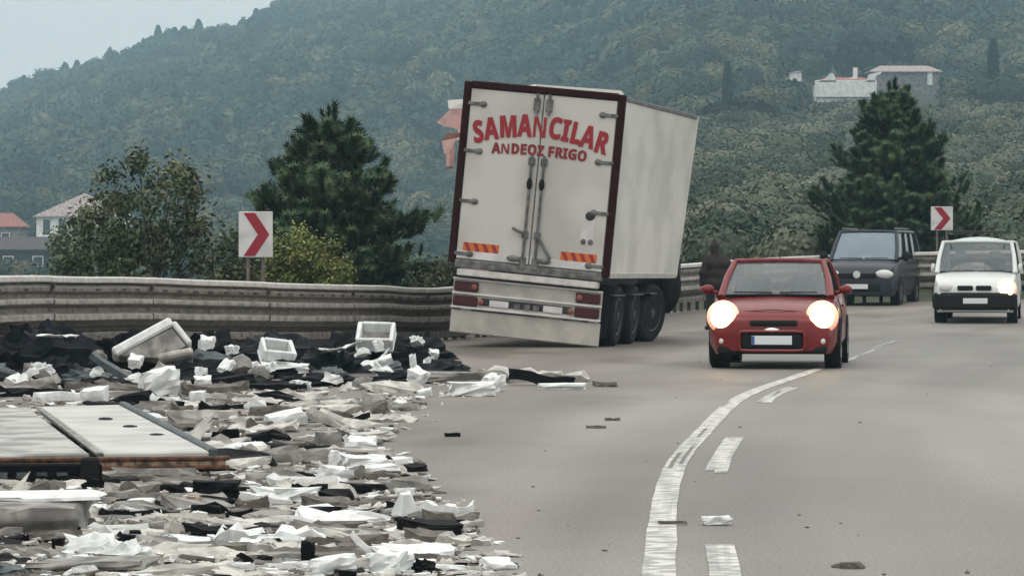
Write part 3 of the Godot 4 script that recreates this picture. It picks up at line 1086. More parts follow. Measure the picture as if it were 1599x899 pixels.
func red_hatchback() -> void:
	var t := car("red_hatchback", "red hatchback with both headlights shining, driving towards the viewer", Vector3(3.36, 0, -49.6), deg_to_rad(-7.0), {
		"category": "car", "paint": M.car_red, "wheel_r": 0.305, "track": 0.755, "axles": [-0.78, -3.28],
		"stations": [[0.0, 0.50, 0.24, 0.56, 0.32, 0.48, 0.50, 0.58, 0.62], [-0.06, 0.66, 0.21, 0.73, 0.32, 0.52, 0.66, 0.66, 0.70], [-0.22, 0.74, 0.19, 0.81, 0.33, 0.58, 0.76, 0.75, 0.785], [-0.5, 0.76, 0.19, 0.84, 0.35, 0.62, 0.79, 0.82, 0.865], [-1.0, 0.76, 0.19, 0.845, 0.35, 0.65, 0.80, 0.90, 0.955], [-2.4, 0.76, 0.19, 0.85, 0.35, 0.7, 0.80, 0.93, 0.95], [-3.5, 0.76, 0.2, 0.845, 0.38, 0.7, 0.79, 0.96, 0.97], [-3.85, 0.72, 0.26, 0.80, 0.4, 0.7, 0.74, 0.96, 0.97], [-3.98, 0.6, 0.32, 0.70, 0.42, 0.7, 0.64, 0.93, 0.94]],
		"house": [-0.98, 0.95, 0.72, -1.72, 1.385, 0.585, -3.2, 0.57, -3.78, 0.98, 0.68, 0.055], "windows": [0.0, 0.42, 0.78, 1.0]})
	for s in [-1, 1]:
		var gap := MB.new()
		gap.tube([Vector3(s * 0.50, 0.735, -0.17), Vector3(s * 0.60, 0.85, -0.5), Vector3(s * 0.655, 0.932, -0.95)], [0.005], 5)
		part("bonnet_gap", gap.mesh(M.black_plastic), t)
		var dg := MB.new()
		dg.tube([Vector3(s * 0.853, 0.40, -1.28), Vector3(s * 0.853, 0.72, -1.28), Vector3(s * 0.80, 0.92, -1.28)], [0.006], 5)
		part("door_gap", dg.mesh(M.black_plastic), t)
	var bg := MB.new()
	bg.tube([Vector3(-0.50, 0.735, -0.17), Vector3(0, 0.765, -0.14), Vector3(0.50, 0.735, -0.17)], [0.005], 5)
	part("bonnet_gap", bg.mesh(M.black_plastic), t)
	slab(t, "wiper_cowl", "black_plastic", 0, 0.945, -0.93, 1.30, 0.03, 0.12)
	slab(t, "grille", "black_plastic", 0.02, 0.595, 0.005, 0.62, 0.075, 0.05, 0.02)
	var ring := MB.new()
	var loop := []
	for k in 25:
		var a := TAU * k / 24.0
		loop.append(Vector3(0.42 * clampf(cos(a) * 1.35, -1, 1), 0.365 + 0.125 * clampf(sin(a) * 1.35, -1, 1), 0.03))
	ring.tube(loop, [0.022], 6)
	part("grille_ring", ring.mesh(M.car_red, 50.0), t)
	slab(t, "lower_grille", "black_plastic", 0, 0.365, 0.0, 0.80, 0.21, 0.05, 0.03)
	var plate := slab(t, "number_plate", "plate_white", 0, 0.375, 0.035, 0.52, 0.115, 0.015, 0.004)
	slab(plate, "country_band", "plate_blue", -0.24, 0.375, 0.044, 0.035, 0.105, 0.004, 0.001)
	var em := MB.new()
	em.ball(Vector3(0, 0.505, 0.03), Vector3(0.10, 0.032, 0.02), 14, 8)
	part("emblem", em.mesh(M.chrome, 60.0), t)
	slab(t, "bumper_lip", "black_plastic", 0, 0.25, -0.08, 1.42, 0.11, 0.14, 0.03)
	for s in [-1, 1]:
		lamp(t, Vector3(s * 0.64, 0.675, -0.10), Vector3(0.17, 0.165, 0.13), "lamp_warm", 0.35, 3.0)
		var fg := MB.new()
		fg.ball(Vector3(s * 0.65, 0.36, -0.05), Vector3(0.042, 0.042, 0.03), 12, 8)
		part("fog_lamp", fg.mesh(M.lens_clear, 60.0), t)
		slab(t, "wiper", "black_plastic", s * 0.3, 0.985, -0.95, 0.5, 0.015, 0.02, 0.004)
	var an := MB.new()
	an.tube([Vector3(0.0, 1.43, -1.9), Vector3(0.0, 1.55, -2.05)], [0.008], 5)
	part("aerial", an.mesh(M.black_plastic), t)


func dark_van() -> void:
	var t := car("dark_van", "dark navy van with unlit headlights behind the red hatchback", Vector3(8.0, road_y(89.0), -89.0), deg_to_rad(-14.0), {
		"category": "van", "paint": M.car_navy, "glass": M.sky_toned_glass, "wheel_r": 0.32, "track": 0.80, "axles": [-0.85, -3.5], "handle_y": 1.0,
		"stations": [[0.0, 0.55, 0.26, 0.66, 0.36, 0.56, 0.60, 0.68, 0.72], [-0.07, 0.70, 0.24, 0.80, 0.36, 0.6, 0.74, 0.80, 0.84], [-0.25, 0.80, 0.23, 0.88, 0.38, 0.66, 0.83, 0.92, 0.96], [-0.6, 0.82, 0.22, 0.895, 0.4, 0.72, 0.84, 0.98, 1.03], [-1.1, 0.82, 0.22, 0.895, 0.4, 0.75, 0.85, 1.04, 1.09], [-2.5, 0.82, 0.22, 0.895, 0.4, 0.8, 0.86, 1.08, 1.1], [-4.2, 0.82, 0.24, 0.89, 0.4, 0.8, 0.85, 1.08, 1.1], [-4.4, 0.76, 0.3, 0.84, 0.45, 0.8, 0.82, 1.06, 1.08]],
		"house": [-1.05, 1.08, 0.78, -1.75, 1.72, 0.66, -4.2, 0.70, -4.36, 1.08, 0.80, 0.06], "windows": [0.0, 0.36, 0.68, 1.0], "mirror": Vector3(0.10, 0.12, 0.08), "mirror_paint": M.black_plastic})
	slab(t, "grille", "black_plastic", 0, 0.70, 0.0, 0.9, 0.12, 0.06, 0.02)
	slab(t, "lower_grille", "black_plastic", 0, 0.42, 0.0, 1.1, 0.16, 0.05, 0.02)
	var em := MB.new()
	em.lathe(Transform3D(Basis(Vector3.UP, -PI / 2.0), Vector3(0, 0.73, 0.035)), [[0.085, 0.0], [0.085, 0.015], [0.01, 0.02]], 20)
	part("emblem", em.mesh(M.lens_clear, 40.0), t)
	for s in [-1, 1]:
		lamp(t, Vector3(s * 0.62, 0.73, -0.07), Vector3(0.22, 0.11, 0.1), "lens_clear")
		slab(t, "roof_rail", "grey_steel", s * 0.62, 1.80, -2.9, 0.04, 0.04, 2.2, 0.01)
		slab(t, "wiper", "black_plastic", s * 0.3, 1.11, -1.0, 0.55, 0.015, 0.02, 0.004)
	slab(t, "number_plate", "plate_white", 0, 0.45, 0.03, 0.52, 0.11, 0.012, 0.003)


func white_van() -> void:
	var t := car("white_van", "white van with black bumper and one headlight shining at the right edge", Vector3(9.52, road_y(79.0), -79.0), deg_to_rad(-9.0), {
		"category": "van", "paint": M.car_white, "wheel_r": 0.31, "track": 0.75, "axles": [-0.8, -3.38], "handle_y": 0.95,
		"stations": [[0.0, 0.55, 0.26, 0.64, 0.34, 0.60, 0.62, 0.70, 0.73], [-0.06, 0.68, 0.24, 0.78, 0.36, 0.62, 0.74, 0.80, 0.84], [-0.22, 0.76, 0.23, 0.84, 0.38, 0.66, 0.80, 0.90, 0.94], [-0.6, 0.78, 0.22, 0.86, 0.4, 0.72, 0.82, 0.98, 1.03], [-1.0, 0.78, 0.22, 0.86, 0.4, 0.75, 0.82, 1.03, 1.08], [-2.5, 0.78, 0.22, 0.86, 0.4, 0.8, 0.83, 1.08, 1.1], [-4.0, 0.78, 0.24, 0.855, 0.4, 0.8, 0.82, 1.08, 1.1], [-4.2, 0.72, 0.3, 0.8, 0.45, 0.8, 0.78, 1.06, 1.08]],
		"house": [-0.95, 1.07, 0.81, -1.55, 1.68, 0.71, -4.0, 0.71, -4.14, 1.08, 0.80, 0.12], "windows": [0.0, 0.34, 0.66, 1.0], "panel_from": 1, "mirror": Vector3(0.05, 0.10, 0.06), "mirror_paint": M.car_white, "mirror_in": 0.10})
	for s in [-1, 1]:
		slab(t, "grille", "black_plastic", s * 0.19, 0.735, 0.015, 0.32, 0.10, 0.05, 0.03)
		slab(t, "wiper", "black_plastic", s * 0.3, 1.09, -0.9, 0.55, 0.015, 0.02, 0.004)
		var fg := MB.new()
		fg.ball(Vector3(s * 0.6, 0.36, 0.0), Vector3(0.06, 0.04, 0.04), 12, 8)
		part("fog_lamp", fg.mesh(M.lens_clear, 60.0), t)
		slab(t, "bumper_end", "black_plastic", s * 0.745, 0.46, -0.24, 0.24, 0.36, 0.46, 0.06)
		slab(t, "roof_rack_bar", "dark_steel", s * 0.60, 1.87, -2.6, 0.04, 0.05, 2.4, 0.01)
	for z in [-1.75, -2.7, -3.6]:
		slab(t, "roof_rack_bar", "dark_steel", 0, 1.90, z, 1.3, 0.04, 0.05, 0.01)
	slab(t, "bumper", "black_plastic", 0, 0.46, 0.0, 1.46, 0.36, 0.16, 0.06)
	slab(t, "number_plate", "plate_white", 0.02, 0.47, 0.085, 0.50, 0.11, 0.015, 0.004)
	lamp(t, Vector3(-0.58, 0.74, -0.06), Vector3(0.15, 0.11, 0.1), "lens_clear")
	lamp(t, Vector3(0.64, 0.72, -0.07), Vector3(0.18, 0.17, 0.12), "lamp_white", 0.25, 3.0)


# ------------------------------------------------------------------ the person (a field of tapered capsules, meshed as surface nets)
func field_mesh(st: MB, bones: Array, cell: float, blend: float) -> void:
	var lo := Vector3.INF
	var hi := -Vector3.INF
	for b in bones:
		var r := maxf(b[2], b[3]) + blend + cell * 2.0
		lo = lo.min(b[0] - Vector3.ONE * r).min(b[1] - Vector3.ONE * r)
		hi = hi.max(b[0] + Vector3.ONE * r).max(b[1] + Vector3.ONE * r)
	var n := Vector3i(((hi - lo) / cell).ceil()) + Vector3i.ONE
	var f := PackedFloat32Array()
	f.resize(n.x * n.y * n.z)
	f.fill(1.0)
	for b in bones:
		var p: Vector3 = b[0]
		var q: Vector3 = b[1]
		var r0: float = b[2]
		var r1: float = b[3]
		var pad := maxf(r0, r1) + blend + cell * 1.5
		var a0 := Vector3i(((p.min(q) - Vector3.ONE * pad - lo) / cell).floor()).clamp(Vector3i.ZERO, n - Vector3i.ONE)
		var a1 := Vector3i(((p.max(q) + Vector3.ONE * pad - lo) / cell).ceil()).clamp(Vector3i.ZERO, n - Vector3i.ONE)
		var axis := q - p
		var len2 := maxf(axis.length_squared(), 1e-9)
		for z in range(a0.z, a1.z + 1):
			for y in range(a0.y, a1.y + 1):
				var row := (z * n.y + y) * n.x
				for x in range(a0.x, a1.x + 1):
					var w := lo + Vector3(x, y, z) * cell
					var t := clampf((w - p).dot(axis) / len2, 0.0, 1.0)
					var d := w.distance_to(p + axis * t) - lerpf(r0, r1, t)
					var old := f[row + x]
					var h := maxf(blend - absf(old - d), 0.0) / blend
					f[row + x] = minf(old, d) - h * h * blend * 0.25
	var at := {}
	var sx := 1
	var sy := n.x
	var sz := n.x * n.y
	for z in n.z - 1:
		for y in n.y - 1:
			for x in n.x - 1:
				var i := z * sz + y * sy + x
				var sum := Vector3.ZERO
				var count := 0
				for e in [[0, 1], [2, 3], [4, 5], [6, 7], [0, 2], [1, 3], [4, 6], [5, 7], [0, 4], [1, 5], [2, 6], [3, 7]]:
					var va := f[i + (e[0] & 1) * sx + ((e[0] >> 1) & 1) * sy + (e[0] >> 2) * sz]
					var vb := f[i + (e[1] & 1) * sx + ((e[1] >> 1) & 1) * sy + (e[1] >> 2) * sz]
					if (va < 0.0) != (vb < 0.0):
						var t := va / (va - vb)
						sum += Vector3(e[0] & 1, (e[0] >> 1) & 1, e[0] >> 2).lerp(Vector3(e[1] & 1, (e[1] >> 1) & 1, e[1] >> 2), t)
						count += 1
				if count > 0:
					at[i] = lo + (Vector3(x, y, z) + sum / count) * cell
	for i in at:
		for e in [[sx, sy, sz], [sy, sz, sx], [sz, sx, sy]]:
			var a := f[i]
			var b := f[i + e[0]]
			if (a < 0.0) == (b < 0.0):
				continue
			var k := [i, i - e[1], i - e[1] - e[2], i - e[2]]
			if at.has(k[1]) and at.has(k[2]) and at.has(k[3]):
				if a < 0.0:
					st.quad(at[k[0]], at[k[3]], at[k[2]], at[k[1]])
				else:
					st.quad(at[k[0]], at[k[1]], at[k[2]], at[k[3]])


func hand_bones(wrist: Vector3, dir: Vector3, palm: Vector3, side: float) -> Array:
	# dir: from wrist to knuckles; palm: the way the palm faces; side: +1 puts the thumb on dir x palm
	var across := dir.cross(palm).normalized() * side
	var out := [[wrist, wrist + dir * 0.085, 0.024, 0.022]]
	for k in 4:
		var x := (1.5 - k) * 0.021
		var len_: float = [0.072, 0.080, 0.075, 0.058][k]
		var root := wrist + dir * 0.085 + across * x
		out.append([wrist + dir * 0.02 + across * x * 0.7, root, 0.016, 0.012])
		var mid := root + (dir * 0.85 + palm * 0.5).normalized() * len_ * 0.5
		var tip := mid + (dir * 0.5 + palm * 0.85).normalized() * len_ * 0.5
		out.append([root, mid, 0.0095, 0.0088])
		out.append([mid, tip, 0.0088, 0.0075])
	var t0 := wrist + dir * 0.03 + across * 0.025
	var t1 := t0 + (dir * 0.7 + across * 0.6 + palm * 0.3).normalized() * 0.042
	out.append([t0, t1, 0.013, 0.011])
	out.append([t1, t1 + (dir * 0.9 + palm * 0.4).normalized() * 0.032, 0.011, 0.009])
	return out


func person() -> void:
	var at := Vector3(3.98, road_y(75.0), -75.0)
	var t := thing("person", "person in dark hooded jacket standing between the trailer and the red hatchback", "person", at, deg_to_rad(188.0))
	var hip := 0.93
	var sh := 1.42
	var J := {}
	for s in [-1.0, 1.0]:
		J[s] = {"hip": Vector3(s * 0.09, hip, 0), "knee": Vector3(s * 0.11, 0.50, 0.03), "ankle": Vector3(s * 0.12, 0.09, -0.01), "toe": Vector3(s * 0.15, 0.04, 0.17), "sho": Vector3(s * 0.165, sh - 0.03, 0)}
	J[1.0].elbow = Vector3(0.265, 1.12, -0.03)
	J[1.0].wrist = Vector3(0.275, 0.87, 0.05)
	J[-1.0].elbow = Vector3(-0.36, 1.17, -0.04)     # hand on the hip, elbow out
	J[-1.0].wrist = Vector3(-0.20, 1.00, 0.10)
	var head := Vector3(0.02, 1.60, 0.03)
	var body := []
	body.append([Vector3(0, hip, 0), Vector3(0, 1.15, 0.0), 0.115, 0.115])
	body.append([Vector3(-0.05, hip, 0), Vector3(0.05, hip, 0), 0.11, 0.11])
	body.append([Vector3(-0.06, 1.28, 0), Vector3(0.06, 1.28, 0), 0.125, 0.125])
	body.append([Vector3(-0.14, sh - 0.02, 0), Vector3(0.14, sh - 0.02, 0), 0.075, 0.075])
	body.append([Vector3(0, sh, 0), Vector3(0.01, 1.54, 0.02), 0.06, 0.052])
	for s in [-1.0, 1.0]:
		var j: Dictionary = J[s]
		body += [[j.hip, j.knee, 0.085, 0.055], [j.knee, j.ankle, 0.055, 0.038], [j.ankle, j.toe, 0.042, 0.032], [j.sho, j.elbow, 0.05, 0.038], [j.elbow, j.wrist, 0.038, 0.026]]
	var st := MB.new()
	field_mesh(st, body, 0.018, 0.05)
	var hd := [[head + Vector3(0, 0.02, -0.012), head + Vector3(0, 0.055, 0.0), 0.078, 0.072], [head + Vector3(0, -0.03, 0.025), head + Vector3(0, -0.055, 0.045), 0.055, 0.036], [head + Vector3(0, -0.08, -0.01), head + Vector3(0, -0.02, 0.0), 0.05, 0.055],
		[head + Vector3(0, 0.01, 0.085), head + Vector3(0, -0.022, 0.102), 0.009, 0.014], [head + Vector3(-0.02, -0.055, 0.079), head + Vector3(0.02, -0.055, 0.079), 0.007, 0.007], [head + Vector3(-0.035, 0.022, 0.07), head + Vector3(0.035, 0.022, 0.07), 0.014, 0.014],
		[head + Vector3(-0.078, 0.0, -0.005), head + Vector3(-0.082, -0.03, 0.0), 0.013, 0.009], [head + Vector3(0.078, 0.0, -0.005), head + Vector3(0.082, -0.03, 0.0), 0.013, 0.009]]
	field_mesh(st, hd, 0.008, 0.018)
	field_mesh(st, hand_bones(J[1.0].wrist, Vector3(0.0, -0.95, 0.25).normalized(), Vector3(-1, 0.1, -0.2).normalized(), 1.0), 0.005, 0.008)
	field_mesh(st, hand_bones(J[-1.0].wrist, Vector3(0.75, -0.45, 0.15).normalized(), Vector3(0.2, 0.2, -0.95).normalized(), -1.0), 0.005, 0.008)
	part("body", st.mesh(M.skin, 80.0), t)
	for s in [-1.0, 1.0]:
		var ey := MB.new()
		ey.ball(head + Vector3(s * 0.03, 0.0, 0.079), Vector3(0.012, 0.008, 0.007), 8, 6)
		part("eye", ey.mesh(M.hair, 60.0), t)
		var j: Dictionary = J[s]
		var so := MB.new()
		field_mesh(so, [[j.ankle + Vector3(0, 0.0, -0.03), j.ankle + Vector3(0, -0.03, 0.03), 0.052, 0.05], [j.ankle + Vector3(0, -0.035, -0.03), j.toe, 0.045, 0.04]], 0.015, 0.03)
		part("shoe", so.mesh(M.shoe, 80.0), t)
	var tr := MB.new()
	var legs := [[Vector3(-0.05, hip + 0.03, 0), Vector3(0.05, hip + 0.03, 0), 0.128, 0.128]]
	for s in [-1.0, 1.0]:
		legs += [[J[s].hip, J[s].knee, 0.102, 0.075], [J[s].knee, J[s].ankle + Vector3(0, 0.02, 0), 0.075, 0.062]]
	field_mesh(tr, legs, 0.018, 0.04)
	part("trousers", tr.mesh(M.trousers, 80.0), t)
	var jk := MB.new()
	var coat := [[Vector3(-0.08, hip - 0.02, 0), Vector3(0.08, hip - 0.02, 0), 0.155, 0.155], [Vector3(-0.06, 1.1, 0), Vector3(0.06, 1.1, 0), 0.15, 0.15], [Vector3(-0.09, 1.28, 0), Vector3(0.09, 1.28, 0), 0.155, 0.155], [Vector3(-0.11, sh - 0.04, 0), Vector3(0.11, sh - 0.04, 0), 0.09, 0.09], [Vector3(0, sh + 0.02, -0.01), Vector3(0.01, 1.52, -0.02), 0.085, 0.08]]
	for s in [-1.0, 1.0]:
		coat += [[J[s].sho, J[s].elbow, 0.075, 0.062], [J[s].elbow, J[s].elbow.lerp(J[s].wrist, 0.93), 0.062, 0.042]]
	field_mesh(jk, coat, 0.018, 0.05)
	part("jacket", jk.mesh(M.jacket, 80.0), t)
	var hood := MB.new()
	field_mesh(hood, [[head + Vector3(0, 0.04, -0.03), head + Vector3(0, 0.075, -0.02), 0.088, 0.072], [head + Vector3(0, 0.09, -0.03), head + Vector3(0.01, 0.15, -0.05), 0.05, 0.022], [head + Vector3(0, -0.06, -0.04), head + Vector3(0, 0.0, -0.035), 0.085, 0.085]], 0.01, 0.03)
	part("hood", hood.mesh(M.jacket, 80.0), t)


# ------------------------------------------------------------------ trees and plants
func spray(n: int, length: float, blade: float, width: float, lift: float) -> ArrayMesh:   # a shoot of needles along +y
	var st := MB.new()
	st.tinted = true
	for i in n:
		var h := length * float(i) / n
		var a := i * 2.399
		var out := Vector3(cos(a), lift, sin(a)).normalized()
		var side := out.cross(Vector3.UP).normalized() * width
		var p := Vector3(0, h, 0)
		var g := rng.randf_range(0.75, 1.2)
		st.col = Color(g, g, g)
		st.tri(p - side, p + side, p + out * blade)
	return st.mesh(M.needles)


func clump(n: int, r: float, leaf: float, m: Material) -> ArrayMesh:      # leaves round a twig end
	var st := MB.new()
	st.tinted = true
	for i in n:
		var p := Vector3(rng.randfn(0, 0.5), rng.randfn(0, 0.42), rng.randfn(0, 0.5)) * r
		var nrm := (p.normalized() * 0.5 + Vector3(rng.randfn(0, 0.6), rng.randfn(0.4, 0.6), rng.randfn(0, 0.6))).normalized()
		var x := nrm.cross(Vector3(rng.randfn(0, 1), rng.randfn(0, 1), rng.randfn(0, 1))).normalized() * leaf * rng.randf_range(0.7, 1.2)
		var y := nrm.cross(x.normalized()) * leaf * 0.55
		var g := rng.randf_range(0.7, 1.3)
		st.col = Color(g, g, g * 0.95)
		st.quad(p - x, p + y + nrm * leaf * 0.1, p + x, p - y + nrm * leaf * 0.1)
	return st.mesh(m)


func aim(at: Vector3, dir: Vector3, s: Vector3, roll: float) -> Transform3D:
	var y := dir.normalized()
	var x := y.cross(Vector3(0.3, 0.1, 1.0)).normalized()
	var b := Basis(x, y, x.cross(y)) * Basis(Vector3.UP, roll)
	return Transform3D(b * Basis.from_scale(s), at)


func pine(called: String, label: String, at: Vector3, h: float, r: float, low: float, seed_: int) -> void:
	rng.seed = seed_
	var t := thing(called, label, "pine tree", at, 0.0, "dark pines behind the guardrail")
	var tk := MB.new()
	tk.tube([Vector3.ZERO, Vector3(0.05, h * 0.35, 0.02), Vector3(-0.03, h * 0.7, 0), Vector3(0, h * 0.97, 0)], [r * 0.075, r * 0.06, r * 0.035, 0.015], 9)
	part("trunk", tk.mesh(M.bark, 50.0), t)
	var tufts := []
	var tints := []
	var lb := MB.new()
	var whorls := int(h / 0.36)
	for wl in whorls:
		var f := (wl + 0.5) / whorls
		var per := 9 if f < 0.7 else 6
		for b in per:
			var y := lerpf(low, h * 0.94, f) + rng.randfn(0, 0.07)
			var a := TAU * b / per + wl * 1.1 + rng.randf_range(-0.3, 0.3)
			var dir := Vector3(cos(a), 0, sin(a))
			var reach := r * pow(1.0 - f, 0.70) * (0.92 + 0.5 * noise2.get_noise_3d(cos(a) * 25.0, y * 22.0 + seed_, sin(a) * 25.0)) * rng.randf_range(0.66, 1.14) + 0.14
			var base := Vector3(0, y - reach * 0.05, 0)
			var mid := base + dir * reach * 0.6 + Vector3(0, reach * rng.randf_range(-0.06, 0.10), 0)
			var tip := base + dir * reach + Vector3(0, reach * rng.randf_range(0.10, 0.34), 0)
			lb.tube([base, mid, tip], [0.012 + 0.016 * reach, 0.01 + 0.008 * reach, 0.008], 4, false)
			var limb_tone := rng.randf_range(0.7, 1.55)  # a random tone for each limb
			for k in int(6 + reach * 15.0):
				var q := rng.randf_range(0.25, 1.0)
				var p := base.lerp(mid, q / 0.6) if q < 0.6 else mid.lerp(tip, (q - 0.6) / 0.4)
				p += Vector3(rng.randfn(0, 1), rng.randfn(0, 0.5), rng.randfn(0, 1)) * (0.05 + 0.075 * reach)
				var up := dir * rng.randf_range(0.2, 1.1) + Vector3(rng.randfn(0, 0.4), rng.randf_range(0.35, 1.0), rng.randfn(0, 0.4))
				var s := rng.randf_range(0.7, 1.2)
				tufts.append(aim(p, up, Vector3(s, s, s), rng.randf() * TAU))
				tints.append(Color(0.028, 0.052, 0.030).lerp(Color(0.070, 0.092, 0.040), rng.randf() * 0.7) * 1.25 * limb_tone * rng.randf_range(0.85, 1.15))
			for k in 3:
				tufts.append(aim(tip + Vector3(rng.randfn(0, 0.05), -0.08, rng.randfn(0, 0.05)), dir * 0.4 + Vector3(0, 1, 0), Vector3(1.15, 1.25, 1.15), a + k))
				tints.append(Color(0.056, 0.092, 0.048) * limb_tone)
	for k in 8:
		tufts.append(aim(Vector3(rng.randfn(0, 0.06), h * 0.9 + k * 0.03 * h * 0.3, rng.randfn(0, 0.06)), Vector3(rng.randfn(0, 0.2), 1, rng.randfn(0, 0.2)), Vector3(1, 1.4, 1), k))
		tints.append(Color(0.034, 0.056, 0.032))
	part("limbs", lb.mesh(M.bark, 50.0), t)
	many("crown", M.shoot, tufts, tints, t)


func broadleaf(called: String, label: String, category: String, at: Vector3, h: float, r: float, limbs: int, per: int, size: float, palette: Array, seed_: int, group := "") -> void:
	rng.seed = seed_
	var t := thing(called, label, category, at, 0.0, group)
	var tk := MB.new()
	var places := []
	var tints := []
	for s in (3 if h > 2.6 else 5):
		var a := TAU * s / 3.0 + rng.randf()
		var foot := Vector3(cos(a), 0, sin(a)) * 0.08
		var top := Vector3(cos(a) * r * 0.35, h * 0.6, sin(a) * r * 0.35)
		tk.tube([foot, foot.lerp(top, 0.5) + Vector3(rng.randfn(0, 0.08), 0, rng.randfn(0, 0.08)), top], [0.022 * h * 0.5 + 0.01, 0.02, 0.012], 6, false)
	for i in limbs:
		var a := i * 2.399
		var f := (i + 0.5) / limbs
		var y := lerpf(h * 0.15, h * 0.98, pow(f, 0.8))
		var w := r * sqrt(maxf(0.05, 1.0 - pow(absf(y / h - 0.42) / 0.60, 2.0))) * rng.randf_range(0.40, 1.2)
		var from := Vector3(cos(a) * 0.1, y * 0.5, sin(a) * 0.1)
		var tip := Vector3(cos(a) * w, y, sin(a) * w)
		var mid := from.lerp(tip, 0.5) + Vector3(rng.randfn(0, 0.07), 0.1, rng.randfn(0, 0.07))
		tk.tube([from, mid, tip], [0.016, 0.011, 0.006], 4, false)
		for k in per:
			var q := 1.0 - 0.6 * pow(rng.randf(), 1.6)
			var p := from.lerp(mid, q * 2.0) if q < 0.5 else mid.lerp(tip, q * 2.0 - 1.0)
			p += Vector3(rng.randfn(0, 1), rng.randfn(0, 0.9), rng.randfn(0, 1)) * r * 0.085
			var s := size * rng.randf_range(0.7, 1.25)
			places.append(aim(p, Vector3(rng.randfn(0, 0.5), 1, rng.randfn(0, 0.5)), Vector3(s, s, s), rng.randf() * TAU))
			var c: Color = palette[rng.randi() % palette.size()]
			tints.append(c * rng.randf_range(0.8, 1.25))
	part("trunk", tk.mesh(M.bark, 50.0), t)
	many("crown", M.twig, places, tints, t)


func far_crown(n: int, tall: float, cone: bool, fine := 1.0) -> ArrayMesh:     # a whole crown for distant trees, about one unit in radius
	var st := MB.new()
	st.tinted = true
	for i in n:
		var d := Vector3(rng.randfn(0, 1), rng.randfn(0, 1), rng.randfn(0, 1)).normalized()
		var p := Vector3.ZERO
		if cone:
			var f := sqrt(rng.randf())
			var a := rng.randf() * TAU
			var w := f * rng.randf_range(0.7, 1.05)
			p = Vector3(cos(a) * w, tall * (1.0 - f), sin(a) * w)
			d = Vector3(cos(a), 0.4, sin(a))
		else:
			var lump := 1.0 + 0.28 * noise2.get_noise_3d(d.x * 60.0, d.y * 60.0 + tall * 50.0, d.z * 60.0)
			p = Vector3(d.x, maxf(d.y, -0.75) * tall * 0.5, d.z) * lump * rng.randf_range(0.72, 1.05) + Vector3(0, tall * 0.5, 0)
		var s := rng.randf_range(0.16, 0.34) * fine
		var nrm := (d + Vector3(rng.randfn(0, 0.4), rng.randfn(0.2, 0.4), rng.randfn(0, 0.4))).normalized()
		var x := nrm.cross(Vector3(rng.randfn(0, 1), rng.randfn(0, 1), rng.randfn(0, 1))).normalized() * s
		var y := nrm.cross(x.normalized()) * s
		var g := rng.randf_range(0.86, 1.14)
		st.col = Color(g, g, g)
		st.quad(p - x, p - y * 0.8, p + x, p + y * 0.8)
	if not cone:      # solid core filling the crown, inner shade put into its darker colour
		st.col = Color(0.8, 0.8, 0.8)
		st.ball(Vector3(0, tall * 0.46, 0), Vector3(0.80, tall * 0.43, 0.80), 10, 6)
	return st.mesh(M.far_leaves)


